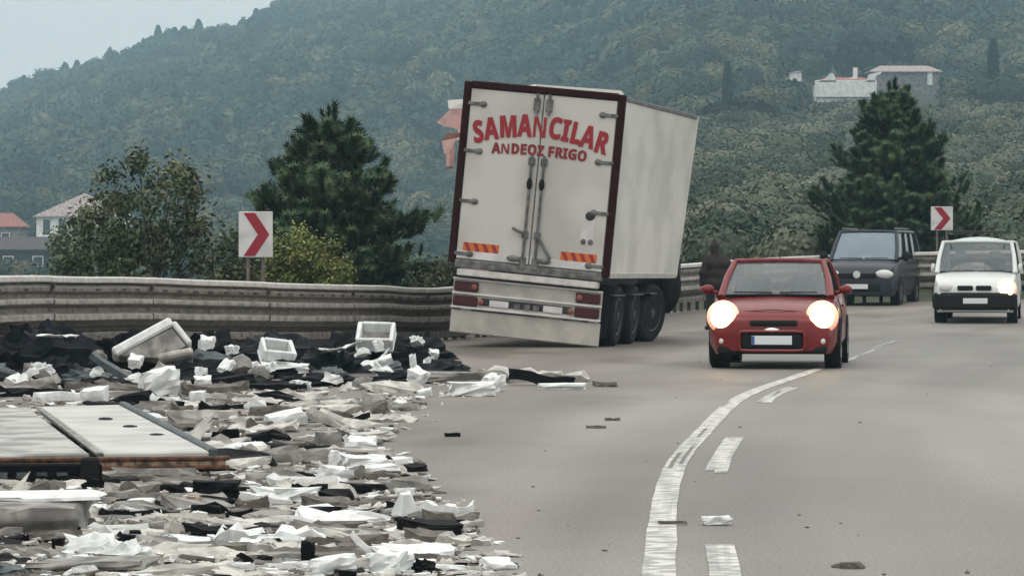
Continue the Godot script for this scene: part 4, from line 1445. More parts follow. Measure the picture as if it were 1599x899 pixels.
func woods() -> void:
	rng.seed = 77
	var shapes := [far_crown(150, 1.7, false), far_crown(140, 1.3, false), far_crown(130, 3.2, true), far_crown(1200, 1.25, false, 0.28), far_crown(1000, 0.95, false, 0.30), far_crown(420, 1.6, false, 0.55)]
	M.far_round = shapes[0]
	M.far_cone = shapes[2]
	var lists := [[], [], [], [], [], []]
	var tints := [[], [], [], [], [], []]
	var dark := Color(0.034, 0.056, 0.046)
	var olive := Color(0.088, 0.104, 0.066)
	var dry := Color(0.150, 0.135, 0.075)
	var n := 0
	while n < 17000:
		var d := sqrt(lerpf(400.0 * 400.0, 1840.0 * 1840.0, rng.randf()))
		var b := rng.randf_range(-220.0, 1820.0)
		var x := (b - 800.0) / 6000.0 * d
		n += 1
		if absf(d - 575.0) < 85.0 and b < 235.0:
			continue
		if d > 520.0 and d < 735.0 and b > 1255.0 and b < 1480.0:
			continue
		if d > 540.0 and d < 828.0 and ((absf(b - 1137.0) < 20.0 and d < 738.0) or (absf(b - 1552.0) < 24.0 and d > 620.0 and d < 773.0)):
			continue
		var v := noise2.get_noise_2d(x * 0.9, d * 0.35) * 1.35
		var v2 := noise.get_noise_2d(x * 5.0, d * 2.5)
		var k := 0 if rng.randf() < 0.45 else (1 if rng.randf() < 0.7 else 2)
		if k < 2 and d < 900.0:
			k = 5
		var s := rng.randf_range(2.0, 3.9) * (0.75 if d < 800.0 else 1.0)
		if k == 2:
			s *= 0.62
		if d < 560.0:
			s *= 0.6
		lists[k].append(Transform3D(Basis(Vector3.UP, rng.randf() * TAU) * Basis.from_scale(Vector3(s, s * rng.randf_range(0.85, 1.25), s)), Vector3(x, land(x, d) - 0.4, -d)))
		var c := dark.lerp(olive, clampf(0.35 + v * 1.6 + v2 * 0.5, 0.0, 1.0))
		if rng.randf() < 0.05 + 0.22 * clampf(v * 2.0, 0.0, 1.0):
			c = c.lerp(dry, rng.randf_range(0.3, 0.9))
		if k == 2:
			c = dark
		tints[k].append(c * rng.randf_range(0.75, 1.3))
	for k in [0, 1, 2, 5]:
		many("forest", shapes[k], lists[k], tints[k], self)
	# scrub on the nearer slope, right of the lorry
	var bushes := [[], []]
	var hues := [[], []]
	n = 0
	while n < 3400:
		n += 1
		var d := sqrt(lerpf(104.0 * 104.0, 520.0 * 520.0, rng.randf()))
		var b := rng.randf_range(820.0, 1760.0)
		var x := (b - 800.0) / 6000.0 * d
		var s := rng.randf_range(0.7, 1.9) * lerpf(0.75, 1.6, (d - 104.0) / 416.0)
		var k := rng.randi() % 2
		bushes[k].append(Transform3D(Basis(Vector3.UP, rng.randf() * TAU) * Basis.from_scale(Vector3(s, s * rng.randf_range(0.7, 1.2), s)), Vector3(x, land(x, d) - 0.15, -d)))
		var v := noise2.get_noise_2d(x * 5.0, d * 1.1)
		var c := Color(0.050, 0.072, 0.050).lerp(Color(0.145, 0.155, 0.112), clampf(0.45 + v * 1.7, 0.0, 1.0))
		hues[k].append(c * rng.randf_range(0.9, 1.12))
	for k in 2:
		many("scrub", shapes[3 + k], bushes[k], hues[k], self)


func small_tree(called: String, label: String, category: String, bearing: float, d: float, h: float, r: float, cone: bool, tint: Color, group := "") -> Node3D:
	var x := (bearing - 800.0) / 6000.0 * d
	var t := thing(called, label, category, Vector3(x, land(x, d) - 0.2, -d), 0.0, group)
	var tk := MB.new()
	tk.tube([Vector3.ZERO, Vector3(0, h * 0.5, 0)], [r * 0.12, r * 0.06], 5)
	part("trunk", tk.mesh(M.bark), t)
	var st := MB.new()
	st.tinted = true
	st.col = tint
	var tall := 3.2 if cone else 1.7
	for i in (640 if cone else 300):
		var f := sqrt(rng.randf())
		var a := rng.randf() * TAU
		var p := Vector3.ZERO
		if cone:
			f = rng.randf()
			var bulge := pow(sin(PI * clampf(f * 0.80 + 0.03, 0, 1)), 0.6) * r * rng.randf_range(0.75, 1.08)
			p = Vector3(cos(a) * bulge, h * (1.0 - f * 0.96), sin(a) * bulge)
		else:
			var dd := Vector3(rng.randfn(0, 1), rng.randfn(0, 1), rng.randfn(0, 1)).normalized() * rng.randf_range(0.7, 1.05)
			p = Vector3(dd.x * r, h * 0.56 + dd.y * h * 0.44, dd.z * r)
		var s := r * (rng.randf_range(0.3, 0.5) if cone else rng.randf_range(0.16, 0.32))
		var nrm := Vector3(cos(a), rng.randfn(0.3, 0.4), sin(a)).normalized()
		var xx := nrm.cross(Vector3(rng.randfn(0, 1), rng.randfn(0, 1), rng.randfn(0, 1))).normalized() * s
		var yy := nrm.cross(xx.normalized()) * s
		st.col = tint * rng.randf_range(0.75, 1.25)
		st.quad(p - xx, p - yy, p + xx, p + yy)
	part("crown", st.mesh(M.far_leaves), t)
	return t


# ------------------------------------------------------------------ houses
func house(label: String, bearing: float, d: float, lift: float, w: float, dp: float, wall_h: float, roof_h: float, walls: String, roofing: String, windows: Array, turn := 0.0, hip := 0.5) -> Node3D:
	var x := (bearing - 800.0) / 6000.0 * d
	var t := thing("house", label, "house", Vector3(x, lift, -d), turn)
	var st := MB.new()
	st.bx(0, wall_h / 2.0 - 1.0, 0, w, wall_h + 2.0, dp)
	part("wall", st.mesh(M[walls]), t)
	var rf := MB.new()
	var ew := w / 2.0 + 0.5
	var ed := dp / 2.0 + 0.5
	var rx := w / 2.0 * (1.0 - hip)
	var c := Vector3(0, wall_h + roof_h * 0.3, 0)
	var A := Vector3(-ew, wall_h, ed); var B := Vector3(ew, wall_h, ed); var C := Vector3(ew, wall_h, -ed); var D := Vector3(-ew, wall_h, -ed)
	var E := Vector3(-rx, wall_h + roof_h, 0); var F := Vector3(rx, wall_h + roof_h, 0)
	rf.face([A, B, F, E], c)
	rf.face([C, D, E, F], c)
	rf.face([B, C, F], c)
	rf.face([D, A, E], c)
	rf.face([A, B, C, D], c)
	rf.bx(0, wall_h - 0.06, 0, ew * 2.0, 0.16, ed * 2.0)
	part("roof", rf.mesh(M[roofing]), t)
	for q in windows:
		var wn := MB.new()
		wn.bx(q[0], q[1], dp / 2.0 + 0.03, q[2], q[3], 0.1)
		var pane := part("window", wn.mesh(M.window_dark), t)
		var fr := MB.new()
		for e in [[0, q[3] / 2.0 + 0.06, q[2] + 0.24, 0.12], [0, -q[3] / 2.0 - 0.06, q[2] + 0.24, 0.12], [-q[2] / 2.0 - 0.06, 0, 0.12, q[3]], [q[2] / 2.0 + 0.06, 0, 0.12, q[3]]]:
			fr.bx(q[0] + e[0], q[1] + e[1], dp / 2.0 + 0.06, e[2], e[3], 0.14)
		part("frame", fr.mesh(M.house_white), pane)
	return t


# ------------------------------------------------------------------ the spilled load
func outline(n: int, w: float, l: float, jag: float) -> PackedVector2Array:
	var poly := PackedVector2Array()
	for i in n:
		var a := TAU * i / n
		var c := Vector2(cos(a), sin(a))
		var sq := c / maxf(absf(c.x), absf(c.y))
		var p := c.lerp(sq, 0.65) * (1.0 + rng.randf_range(-jag, jag))
		poly.append(Vector2(p.x * w / 2.0, p.y * l / 2.0))
	return poly


func shard(n: int, jag: float) -> MB:       # a flat broken piece, one unit across and one thick
	var st := MB.new()
	var poly := outline(n, 1.0, 1.0, jag)
	st.prism(poly, 0.0, 0.5, 1.0)
	st.prism(poly, 0.5, 1.0, rng.randf_range(0.86, 0.97))
	var k := rng.randf() * 100.0
	var bend := rng.randf_range(-0.5, 0.9)
	st.warp(func(p: Vector3) -> Vector3: return p + Vector3(noise2.get_noise_3d(p.x * 90.0 + k, p.y * 40.0, p.z * 90.0) * 0.10, noise2.get_noise_3d(p.x * 70.0, k, p.z * 70.0) * 0.8 * (0.3 + p.y) + bend * p.x * p.x, noise2.get_noise_3d(p.z * 90.0, k * 2.0, p.x * 90.0) * 0.10))
	return st


func lump(rough: float, cut: bool) -> MB:     # a broken foam block, one unit each way, standing on y = 0
	var st := MB.new()
	var n := 5
	var at := func(f: int, i: int, j: int) -> Vector3:
		var a := i / float(n) - 0.5
		var b := j / float(n) - 0.5
		return [Vector3(a, b, 0.5), Vector3(-a, b, -0.5), Vector3(0.5, b, -a), Vector3(-0.5, b, a), Vector3(a, 0.5, -b), Vector3(a, -0.5, b)][f]
	for f in 6:
		for i in n:
			for j in n:
				st.quad(at.call(f, i, j), at.call(f, i, j + 1), at.call(f, i + 1, j + 1), at.call(f, i + 1, j))
	var k := rng.randf() * 300.0
	var slope := rng.randf_range(-0.35, 0.35) if cut else 0.0
	st.warp(func(p: Vector3) -> Vector3:
		var q := p * (1.0 + rough * noise2.get_noise_3d(p.x * 55.0 + k, p.y * 55.0, p.z * 55.0))
		q.y += slope * q.x * (q.y + 0.5)
		q.x += 0.2 * slope * q.y
		return q + Vector3(0, 0.5, 0))
	return st


func crumple(sharp: float) -> MB:              # a heap of crumpled plastic sheet, one unit across
	var st := MB.new()
	var rings := []
	var k := rng.randf() * 300.0
	for i in 11:
		var ring := []
		for j in 20:
			var a := TAU * j / 20.0
			var f := PI * 0.5 * i / 10.0
			var d := Vector3(sin(f) * cos(a), cos(f), sin(f) * sin(a))
			var r := 0.5 + sharp * absf(noise2.get_noise_3d(d.x * 42.0 + k, d.y * 42.0, d.z * 42.0)) - 0.25 * sharp + 0.06 * noise2.get_noise_3d(d.x * 150.0, d.y * 190.0 + k, d.z * 190.0)
			ring.append(Vector3(d.x * r, maxf(0.0, d.y * r * 1.4 - 0.02), d.z * r))
		rings.append(ring)
	st.loft(rings)
	return st


func curl(amount: float) -> MB:               # a bent sheet with thickness, one unit across
	var st := MB.new()
	var rows := [[], []]
	var k := rng.randf() * 300.0
	for side in 2:
		for j in 7:
			var row := []
			for i in 9:
				var x := i / 8.0 - 0.5
				var z := j / 6.0 - 0.5
				x += noise2.get_noise_2d(z * 120.0 + k, 3.0) * 0.22 * absf(x) * 2.0
				z += noise2.get_noise_2d(x * 120.0 + k, 9.0) * 0.22 * absf(z) * 2.0
				var y := amount * (x * x * 1.6 + x * 0.5) + noise2.get_noise_2d(x * 60.0 + k, z * 60.0) * 0.25 + 0.12
				row.append(Vector3(x, y + 0.06 * side, z))
			rows[side].append(row)
	st.loft(rows[1], false)
	for j in 6:
		for i in 8:
			st.quad(rows[0][j][i], rows[0][j + 1][i], rows[0][j + 1][i + 1], rows[0][j][i + 1])
	for j in 6:
		for e in [0, 8]:
			st.quad(rows[0][j][e], rows[1][j][e], rows[1][j + 1][e], rows[0][j + 1][e])
	for i in 8:
		for e in [0, 6]:
			st.quad(rows[0][e][i], rows[1][e][i], rows[1][e][i + 1], rows[0][e][i + 1])
	return st


func ragged() -> MB:                           # a broken-off strip of foam wall with a torn upper edge, one unit across
	var st := MB.new()
	var front := []
	var back := []
	var n := 15
	for i in n + 1:
		var x := float(i) / n - 0.5
		var h := 0.45 + 0.35 * rng.randf() + (0.25 if i < 4 else 0.0)
		if i == 0 or i == n:
			h = 0.2
		front.append(Vector3(x + rng.randf_range(-0.015, 0.015), h, 0.5 + rng.randf_range(-0.1, 0.1)))
		back.append(Vector3(x + rng.randf_range(-0.03, 0.03), h + rng.randf_range(-0.25, 0.3), -0.5))
	for i in n:
		var a: Vector3 = front[i]; var b: Vector3 = front[i + 1]; var c: Vector3 = back[i + 1]; var d: Vector3 = back[i]
		var a0 := Vector3(a.x, 0, a.z * 0.9); var b0 := Vector3(b.x, 0, b.z * 0.9); var c0 := Vector3(c.x, 0, c.z); var d0 := Vector3(d.x, 0, d.z)
		st.quad(a0, a, b, b0)
		st.quad(a, d, c, b)
		st.quad(d0, c0, c, d)
	st.tri(front[0], Vector3(front[0].x, 0, 0.45), back[0])
	st.tri(front[n], back[n], Vector3(front[n].x, 0, 0.45))
	return st


func stick() -> MB:                            # a broken batten, one unit long
	var st := MB.new()
	var k := rng.randf() * 300.0
	var rings := []
	for i in 7:
		var x := i / 6.0 - 0.5
		var s := 0.5 * (1.0 + 0.25 * noise2.get_noise_2d(x * 90.0, k))
		var o := Vector3(x, 0.5 + 0.4 * noise2.get_noise_2d(x * 40.0 + k, 4.0), 0.6 * noise2.get_noise_2d(x * 40.0, k + 50.0))
		rings.append([o + Vector3(0.02, s, s), o + Vector3(-0.02, s, -s), o + Vector3(0.03, -s, -s), o + Vector3(0, -s, s)])
	st.loft(rings)
	return st


var BANK := {}


func bank() -> void:
	rng.seed = 4242
	for e in [["shard", 6], ["lump", 5], ["crumple", 5], ["curl", 5], ["stick", 3], ["ragged", 4]]:
		BANK[e[0]] = []
		for k in e[1]:
			var m: ArrayMesh
			match e[0]:
				"shard": m = shard(9 + k, 0.16 + 0.03 * k).mesh(M.foam_ivory)
				"lump": m = lump(0.22 + 0.07 * k, k > 1).mesh(M.foam_white, 25.0)
				"crumple": m = crumple(0.30 + 0.05 * k).mesh(M.sheet_black, 42.0)
				"curl": m = curl(-0.5 + 0.45 * k).mesh(M.foam_white, 35.0)
				"ragged": m = ragged().mesh(M.foam_white)
				"stick": m = stick().mesh(M.board_brown)
			BANK[e[0]].append(m)


# called, label, category, bank, material, x, d, y, size, turn (degrees: yaw, pitch, roll)
func piece(called: String, label: String, category: String, kind: String, pick: int, m: String, x: float, d: float, y: float, size: Vector3, turn := Vector3.ZERO, group := "") -> MeshInstance3D:
	var bk: Array = BANK[kind]
	var o := lone(called, bk[pick % bk.size()], label, category, Vector3(x, road_y(d) + y, -d), group)
	o.basis = Basis.from_euler(turn * (PI / 180.0)) * Basis.from_scale(size)
	o.set_surface_override_material(0, M[m])
	return o


func big_panel() -> void:
	# a side panel of the load box lying on the road, its near edge framed in brown
	var t := thing("fallen_panel", "large pale fallen wall panel with a brown near edge, lying at the left", "panel", Vector3(-3.74, 0.05, -25.2), deg_to_rad(10.0))
	var skins := [[-1.75, 2.78], [1.10, 0.73]]
	for e in skins:
		var st := MB.new()
		var x0: float = e[0] - 0.0
		for k in 1:
			st.bx(x0 + e[1] / 2.0 - 0.05, 0.075, -4.2, e[1] - 0.03, 0.07, 8.2, 0.012)
		st.warp(func(p: Vector3) -> Vector3: return p + Vector3(0, 0.02 * sin(p.z * 0.9 + p.x), 0))
		part("panel_skin", st.mesh(M.panel_pale if e[0] < -1 else M.panel_white), t)
	var sm := MB.new()
	sm.bx(1.035, 0.117, -4.2, 0.05, 0.012, 8.1, 0.003)
	part("seam", sm.mesh(M.foam_grey), t)
	var rs := MB.new()
	rs.bx(1.79, 0.10, -4.2, 0.06, 0.10, 8.2, 0.012)
	part("side_trim", rs.mesh(M.sheet_slate), t)
	for y in [0.015, 0.075]:
		var ed := MB.new()
		ed.bx(0.12, y + 0.01, -0.06, 3.55, 0.03, 0.05, 0.008)
		part("edge_trim", ed.mesh(M.brown_frame), t)
	var core := MB.new()
	core.bx(0.12, 0.054, -0.075, 3.5, 0.036, 0.03)
	part("edge_core", core.mesh(M.brown_light), t)
	for k in 3:
		var ho := MB.new()
		ho.ball(Vector3(1.62 - 0.09 * k, 0.122, -2.6 - 1.4 * k), Vector3(0.06, 0.012, 0.15), 10, 6)
		part("dark_mark", ho.mesh(M.black_rubber, 50.0), t)
	# the black rail under its left end
	var r := thing("black_rail", "black slotted steel rail lying under the left end of the brown-edged panel", "rail", Vector3(-3.45, 0.0, -25.0), deg_to_rad(2.0))
	var bd := MB.new()
	bd.bx(0.0, 0.065, 0, 1.55, 0.13, 0.10, 0.012)
	part("rail_body", bd.mesh(M.sheet_black), r)
	for s in [-0.68, 0.70]:
		var en := MB.new()
		en.bx(s, 0.085, 0.01, 0.12, 0.17, 0.14, 0.015)
		part("end_block", en.mesh(M.black_plastic), r)
	for k in 9:
		var sl := MB.new()
		sl.bx(-0.52 + k * 0.13, 0.055, 0.051, 0.07, 0.04, 0.006, 0.001)
		part("slot", sl.mesh(M.sheet_slate), r)


func open_box(label: String, at: Vector3, size: Vector3, turn: Vector3, inner: String) -> void:
	var t := thing("foam_box", label, "foam box", at)
	t.basis = Basis.from_euler(turn * (PI / 180.0))
	var w := 0.05
	var st := MB.new()
	st.bx(0, w / 2.0, 0, size.x, w, size.z, 0.012)
	part("base", st.mesh(M.foam_white), t)
	for e in [[-1, 0], [1, 0], [0, -1], [0, 1]]:
		var wl := MB.new()
		if e[0] != 0:
			wl.bx(e[0] * (size.x - w) / 2.0, size.y / 2.0 + w / 2.0, 0, w, size.y - w, size.z - 0.004, 0.012)
		else:
			wl.bx(0, size.y / 2.0 + w / 2.0, e[1] * (size.z - w) / 2.0, size.x - 2.0 * w, size.y - w, w, 0.012)
		wl.warp(func(p: Vector3) -> Vector3: return p + Vector3(noise2.get_noise_3d(p.x * 90.0, p.y * 90.0, p.z * 90.0), noise2.get_noise_3d(p.y * 90.0, p.z * 90.0, p.x * 90.0), 0) * 0.035)
		part("side", wl.mesh(M.foam_white), t)
	var ins := MB.new()
	ins.bx(0, w + 0.006, 0, size.x - 2.2 * w, 0.01, size.z - 2.2 * w)
	part("lining", ins.mesh(M[inner]), t)


func heap() -> void:
	# dark plastic along the foot of the guardrail, the foam boxes on it
	var P := [
		["crumple", 0, "sheet_navy", -5.55, 46.3, 0.0, Vector3(1.40, 0.86, 1.0), 10, "largest smooth dark navy plastic sheet heaped against the guardrail"],
		["crumple", 1, "sheet_black", -6.25, 46.0, 0.0, Vector3(1.25, 0.66, 0.9), 70, "black plastic heap at the far left foot of the guardrail"],
		["crumple", 2, "sheet_slate", -6.05, 44.0, 0.0, Vector3(1.00, 0.34, 0.7), 30, "slate grey crumpled sheet at the left edge in front of the black heap"],
		["crumple", 3, "sheet_navy", -5.35, 44.6, 0.0, Vector3(1.20, 0.40, 0.8), 120, "navy crumpled sheet directly below the big tilted white block"],
		["crumple", 4, "sheet_black", -4.55, 46.6, 0.0, Vector3(1.30, 0.56, 0.9), 160, "black sheet heap right of the big tilted white block"],
		["crumple", 0, "sheet_slate", -3.75, 46.4, 0.10, Vector3(0.95, 0.30, 0.6), 20, "slate blue flattened sack between the tilted white block and the stacked boxes"],
		["crumple", 1, "sheet_black", -3.55, 45.2, 0.0, Vector3(1.20, 0.34, 0.8), 200, "black sheet under the slate blue sack"],
		["crumple", 2, "sheet_black", -2.75, 46.2, 0.0, Vector3(1.15, 0.30, 0.8), 45, "black sheet heap under the two stacked white foam boxes"],
		["crumple", 3, "sheet_navy", -2.30, 48.2, 0.0, Vector3(1.30, 0.50, 0.9), 95, "navy sheet between the stacked boxes and the lone white box"],
		["crumple", 4, "sheet_black", -1.75, 48.8, 0.0, Vector3(1.25, 0.50, 0.9), 10, "black sheet heap that carries the lone white foam box"],
		["crumple", 0, "sheet_black", -1.25, 47.8, 0.0, Vector3(1.20, 0.42, 0.8), 140, "black sheet right of the lone white foam box"],
		["crumple", 1, "sheet_navy", -0.85, 47.0, 0.0, Vector3(0.85, 0.28, 0.7), 60, "navy sheet at the right-hand end of the dark heap"],
		["crumple", 3, "sheet_slate", -4.75, 43.4, 0.0, Vector3(0.90, 0.24, 0.6), 15, "slate grey sheet low in front of the navy heap, near the white tent-shaped piece"],
		["crumple", 2, "sheet_slate", -1.55, 46.4, 0.05, Vector3(0.70, 0.24, 0.5), 100, "small slate sheet in front of the lone white box"],
		["crumple", 4, "sheet_navy", -5.95, 48.0, 0.0, Vector3(1.30, 0.80, 0.8), 0, "dark sheet leaning on the guardrail posts behind the black heap"],
		["crumple", 1, "sheet_slate", -2.15, 45.2, 0.0, Vector3(0.7, 0.22, 0.5), 75, "small slate sheet just below the stacked white boxes"],
		["crumple", 2, "sheet_black", -6.2, 50.0, 0.0, Vector3(1.7, 0.62, 1.1), 20, "black sheet lying under the guardrail behind the far left heap"],
		["crumple", 3, "sheet_black", -5.0, 50.5, 0.0, Vector3(1.8, 0.66, 1.1), 140, "black sheet lying under the guardrail behind the tilted white block"],
		["crumple", 4, "sheet_black", -4.0, 51.0, 0.0, Vector3(1.7, 0.60, 1.2), 80, "black sheet lying under the guardrail behind the slate blue sack"],
		["crumple", 0, "sheet_navy", -3.1, 50.5, 0.0, Vector3(1.6, 0.62, 1.2), 10, "navy sheet lying under the guardrail behind the stacked foam boxes"],
		["crumple", 1, "sheet_black", -2.2, 52.0, 0.0, Vector3(1.7, 0.60, 1.2), 60, "black sheet lying under the guardrail behind the lone white tray"],
		["crumple", 2, "sheet_black", -1.5, 54.0, 0.0, Vector3(1.6, 0.50, 1.3), 110, "black sheet lying between the lone white tray and the lorry"],
		["crumple", 4, "sheet_black", -5.9, 42.6, 0.0, Vector3(1.1, 0.24, 0.8), 33, "black sheet at the left edge just behind the fallen panel"],
		["crumple", 3, "sheet_black", -4.5, 42.0, 0.0, Vector3(1.0, 0.20, 0.8), 77, "black sheet behind the white tent-shaped piece"],
		["crumple", 0, "sheet_black", -3.2, 43.2, 0.0, Vector3(1.3, 0.22, 0.8), 150, "long black sheet in front of the slate blue sack"],
		["crumple", 1, "sheet_black", -2.2, 43.4, 0.0, Vector3(1.2, 0.20, 0.8), 5, "long black sheet in front of the stacked foam boxes"],
		["crumple", 2, "sheet_navy", -1.2, 44.6, 0.0, Vector3(1.0, 0.20, 0.8), 45, "navy sheet in front of the lone white tray's right side"],
		["stick", 0, "sheet_slate", -4.35, 43.0, 0.10, Vector3(1.10, 0.07, 0.10), -35, "dark grey-green batten slanting down beside the white tent-shaped piece"],
		["stick", 1, "foam_ivory", -6.35, 44.0, 0.42, Vector3(0.8, 0.05, 0.08), 0, "pale batten sloping down at the left edge over the black heap"],
		["curl", 1, "foam_white", -5.40, 45.6, 0.50, Vector3(0.42, 0.14, 0.3), 10, "white curved strip behind the upper left of the tilted block"],
	]
	var n := 0
	for e in P:
		n += 1
		var roll := -24.0 if n == 28 else (-22.0 if n == 29 else 0.0)
		piece("plastic_sheet" if e[0] == "crumple" else ("batten" if e[0] == "stick" else "foam_strip"), e[8], "plastic sheet" if e[0] == "crumple" else "debris", e[0], e[1], e[2], e[3], e[4], e[5], e[6], Vector3(0, e[7], roll), "dark plastic sheets heaped along the guardrail" if e[0] == "crumple" else "")
	# the big tilted block: a slab of white foam wall with a grey inner face
	var t := thing("insulation_block", "large white insulation block with grey inner face, tilted on the dark heap", "insulation block", Vector3(-4.33, 0.24, -46.2))
	t.basis = Basis(Vector3.BACK, deg_to_rad(31.0)) * Basis(Vector3.RIGHT, deg_to_rad(-14.0)) * Basis(Vector3.UP, deg_to_rad(14.0))
	var sl := MB.new()
	sl.bx(0, 0.24, 0, 0.80, 0.12, 0.40, 0.025)
	sl.warp(func(p: Vector3) -> Vector3: return p + Vector3(0, noise2.get_noise_2d(p.x * 90.0, p.z * 90.0) * 0.05, 0))
	part("top_skin", sl.mesh(M.foam_white), t)
	var cr := MB.new()
	cr.prism(PackedVector2Array([Vector2(-0.36, 0.17), Vector2(0.36, 0.17), Vector2(0.40, -0.10), Vector2(0.10, -0.12)]), -0.17, 0.17)
	cr.warp(func(p: Vector3) -> Vector3: return Vector3(p.x, p.z, p.y))
	part("grey_core", cr.mesh(M.foam_grey), t)
	var en := MB.new()
	en.box(Transform3D(Basis(Vector3.BACK, 0.15), Vector3(0.43, 0.06, 0.02)), Vector3(0.07, 0.34, 0.36), 0.02)
	part("end_skin", en.mesh(M.foam_white), t)
	var lw := MB.new()
	lw.box(Transform3D(Basis(Vector3.BACK, -0.30), Vector3(0.24, -0.14, 0.05)), Vector3(0.42, 0.08, 0.34), 0.025)
	part("lower_skin", lw.mesh(M.foam_ivory), t)
	open_box("white foam box lying open on its slab in the dark heap", Vector3(-2.87, 0.20, -46.4), Vector3(0.40, 0.22, 0.34), Vector3(28, 12, -8), "foam_grey")
	piece("foam_slab", "white foam slab under the open box in the dark heap", "foam slab", "lump", 1, "foam_white", -2.72, 46.1, 0.06, Vector3(0.52, 0.13, 0.4), Vector3(0, 10, -6))
	open_box("lone white foam tray with grey lining on the right part of the dark heap", Vector3(-1.72, 0.36, -48.6), Vector3(0.48, 0.20, 0.40), Vector3(34, -6, -2), "foam_grey")
	piece("foam_sheet", "white tent-shaped folded sheet in front of the navy heap", "foam sheet", "lump", 3, "foam_white", -3.72, 40.5, 0.0, Vector3(0.36, 0.26, 0.3), Vector3(0, 20, 0))
	piece("foam_block", "white X-shaped foam scrap in front of the lone tray", "foam block", "curl", 3, "foam_white", -1.62, 46.0, 0.16, Vector3(0.34, 0.22, 0.16), Vector3(20, 0, 12))
	piece("foam_block", "small round white foam ball right of the tilted block", "foam block", "lump", 0, "foam_white", -3.78, 47.0, 0.32, Vector3(0.10, 0.12, 0.10), Vector3(0, 30, 0))
	piece("foam_block", "small white foam piece above the slate blue sack", "foam block", "lump", 2, "foam_white", -3.40, 46.6, 0.28, Vector3(0.13, 0.10, 0.12), Vector3(0, 60, 10))
	piece("foam_block", "thin upright white foam splinter at the right end of the heap", "foam block", "lump", 4, "foam_white", -1.18, 46.6, 0.02, Vector3(0.07, 0.24, 0.07), Vector3(0, 0, 8))
	piece("foam_sheet", "white torn sheet between the stacked boxes and the lone tray", "foam sheet", "curl", 2, "foam_white", -2.12, 47.6, 0.30, Vector3(0.46, 0.16, 0.3), Vector3(0, 0, 8))
	# pale chips strewn over it
	rng.seed = 616
	var chips := []
	for k in 46:
		var d := rng.randf_range(42.0, 48.5)
		var x := lerpf(-6.3, -0.9, rng.randf())
		var high := rng.randf_range(0.04, 0.40) * smoothstep(41.0, 47.0, d)
		var w := rng.randf_range(0.07, 0.24)
		chips.append(piece("foam_chip", "small white foam chip on the dark heap", "foam chip", "lump" if k % 3 else "shard", k, "foam_white" if k % 4 else "foam_grey", x, d, high, Vector3(w, rng.randf_range(0.05, 0.13), w * 0.8), Vector3(rng.randf_range(-20, 30), rng.randf() * 90.0, rng.randf_range(-30, 30)), "small white foam chips on the dark heap"))
	in_order(chips, "small white foam chip on the dark heap")
	# right of the heap, in front of the lorry
	piece("foam_slab", "bright white mound-shaped foam slab at the right end of the debris", "foam slab", "lump", 1, "foam_white", -0.42, 40.4, 0.0, Vector3(0.46, 0.14, 0.4), Vector3(0, 8, 0))
	piece("foam_block", "white rounded block beside the white mound, left of the black bar", "foam block", "lump", 3, "foam_white", -0.20, 41.6, 0.0, Vector3(0.18, 0.17, 0.2), Vector3(0, 40, 0))
	piece("foam_slab", "long pale slab lying behind the black bar in front of the lorry", "foam slab", "ragged", 2, "foam_ivory", 0.22, 45.0, 0.0, Vector3(1.35, 0.16, 0.6), Vector3(0, -4, 0))
	piece("black_bar", "thick black bar sloping down to the right in front of the lorry", "bar", "stick", 2, "sheet_black", 0.32, 43.6, 0.02, Vector3(0.74, 0.12, 0.16), Vector3(0, 0, -9))
	piece("foam_slab", "pale flat slab at the far left end of the black bar", "foam slab", "lump", 2, "foam_grey", -0.55, 44.5, 0.0, Vector3(0.9, 0.12, 0.6), Vector3(0, 10, 0))
	piece("foam_slab", "low white slab beneath the black bar's right end", "foam slab", "lump", 0, "foam_white", 0.55, 42.4, 0.0, Vector3(0.5, 0.06, 0.4), Vector3(0, 0, 0))


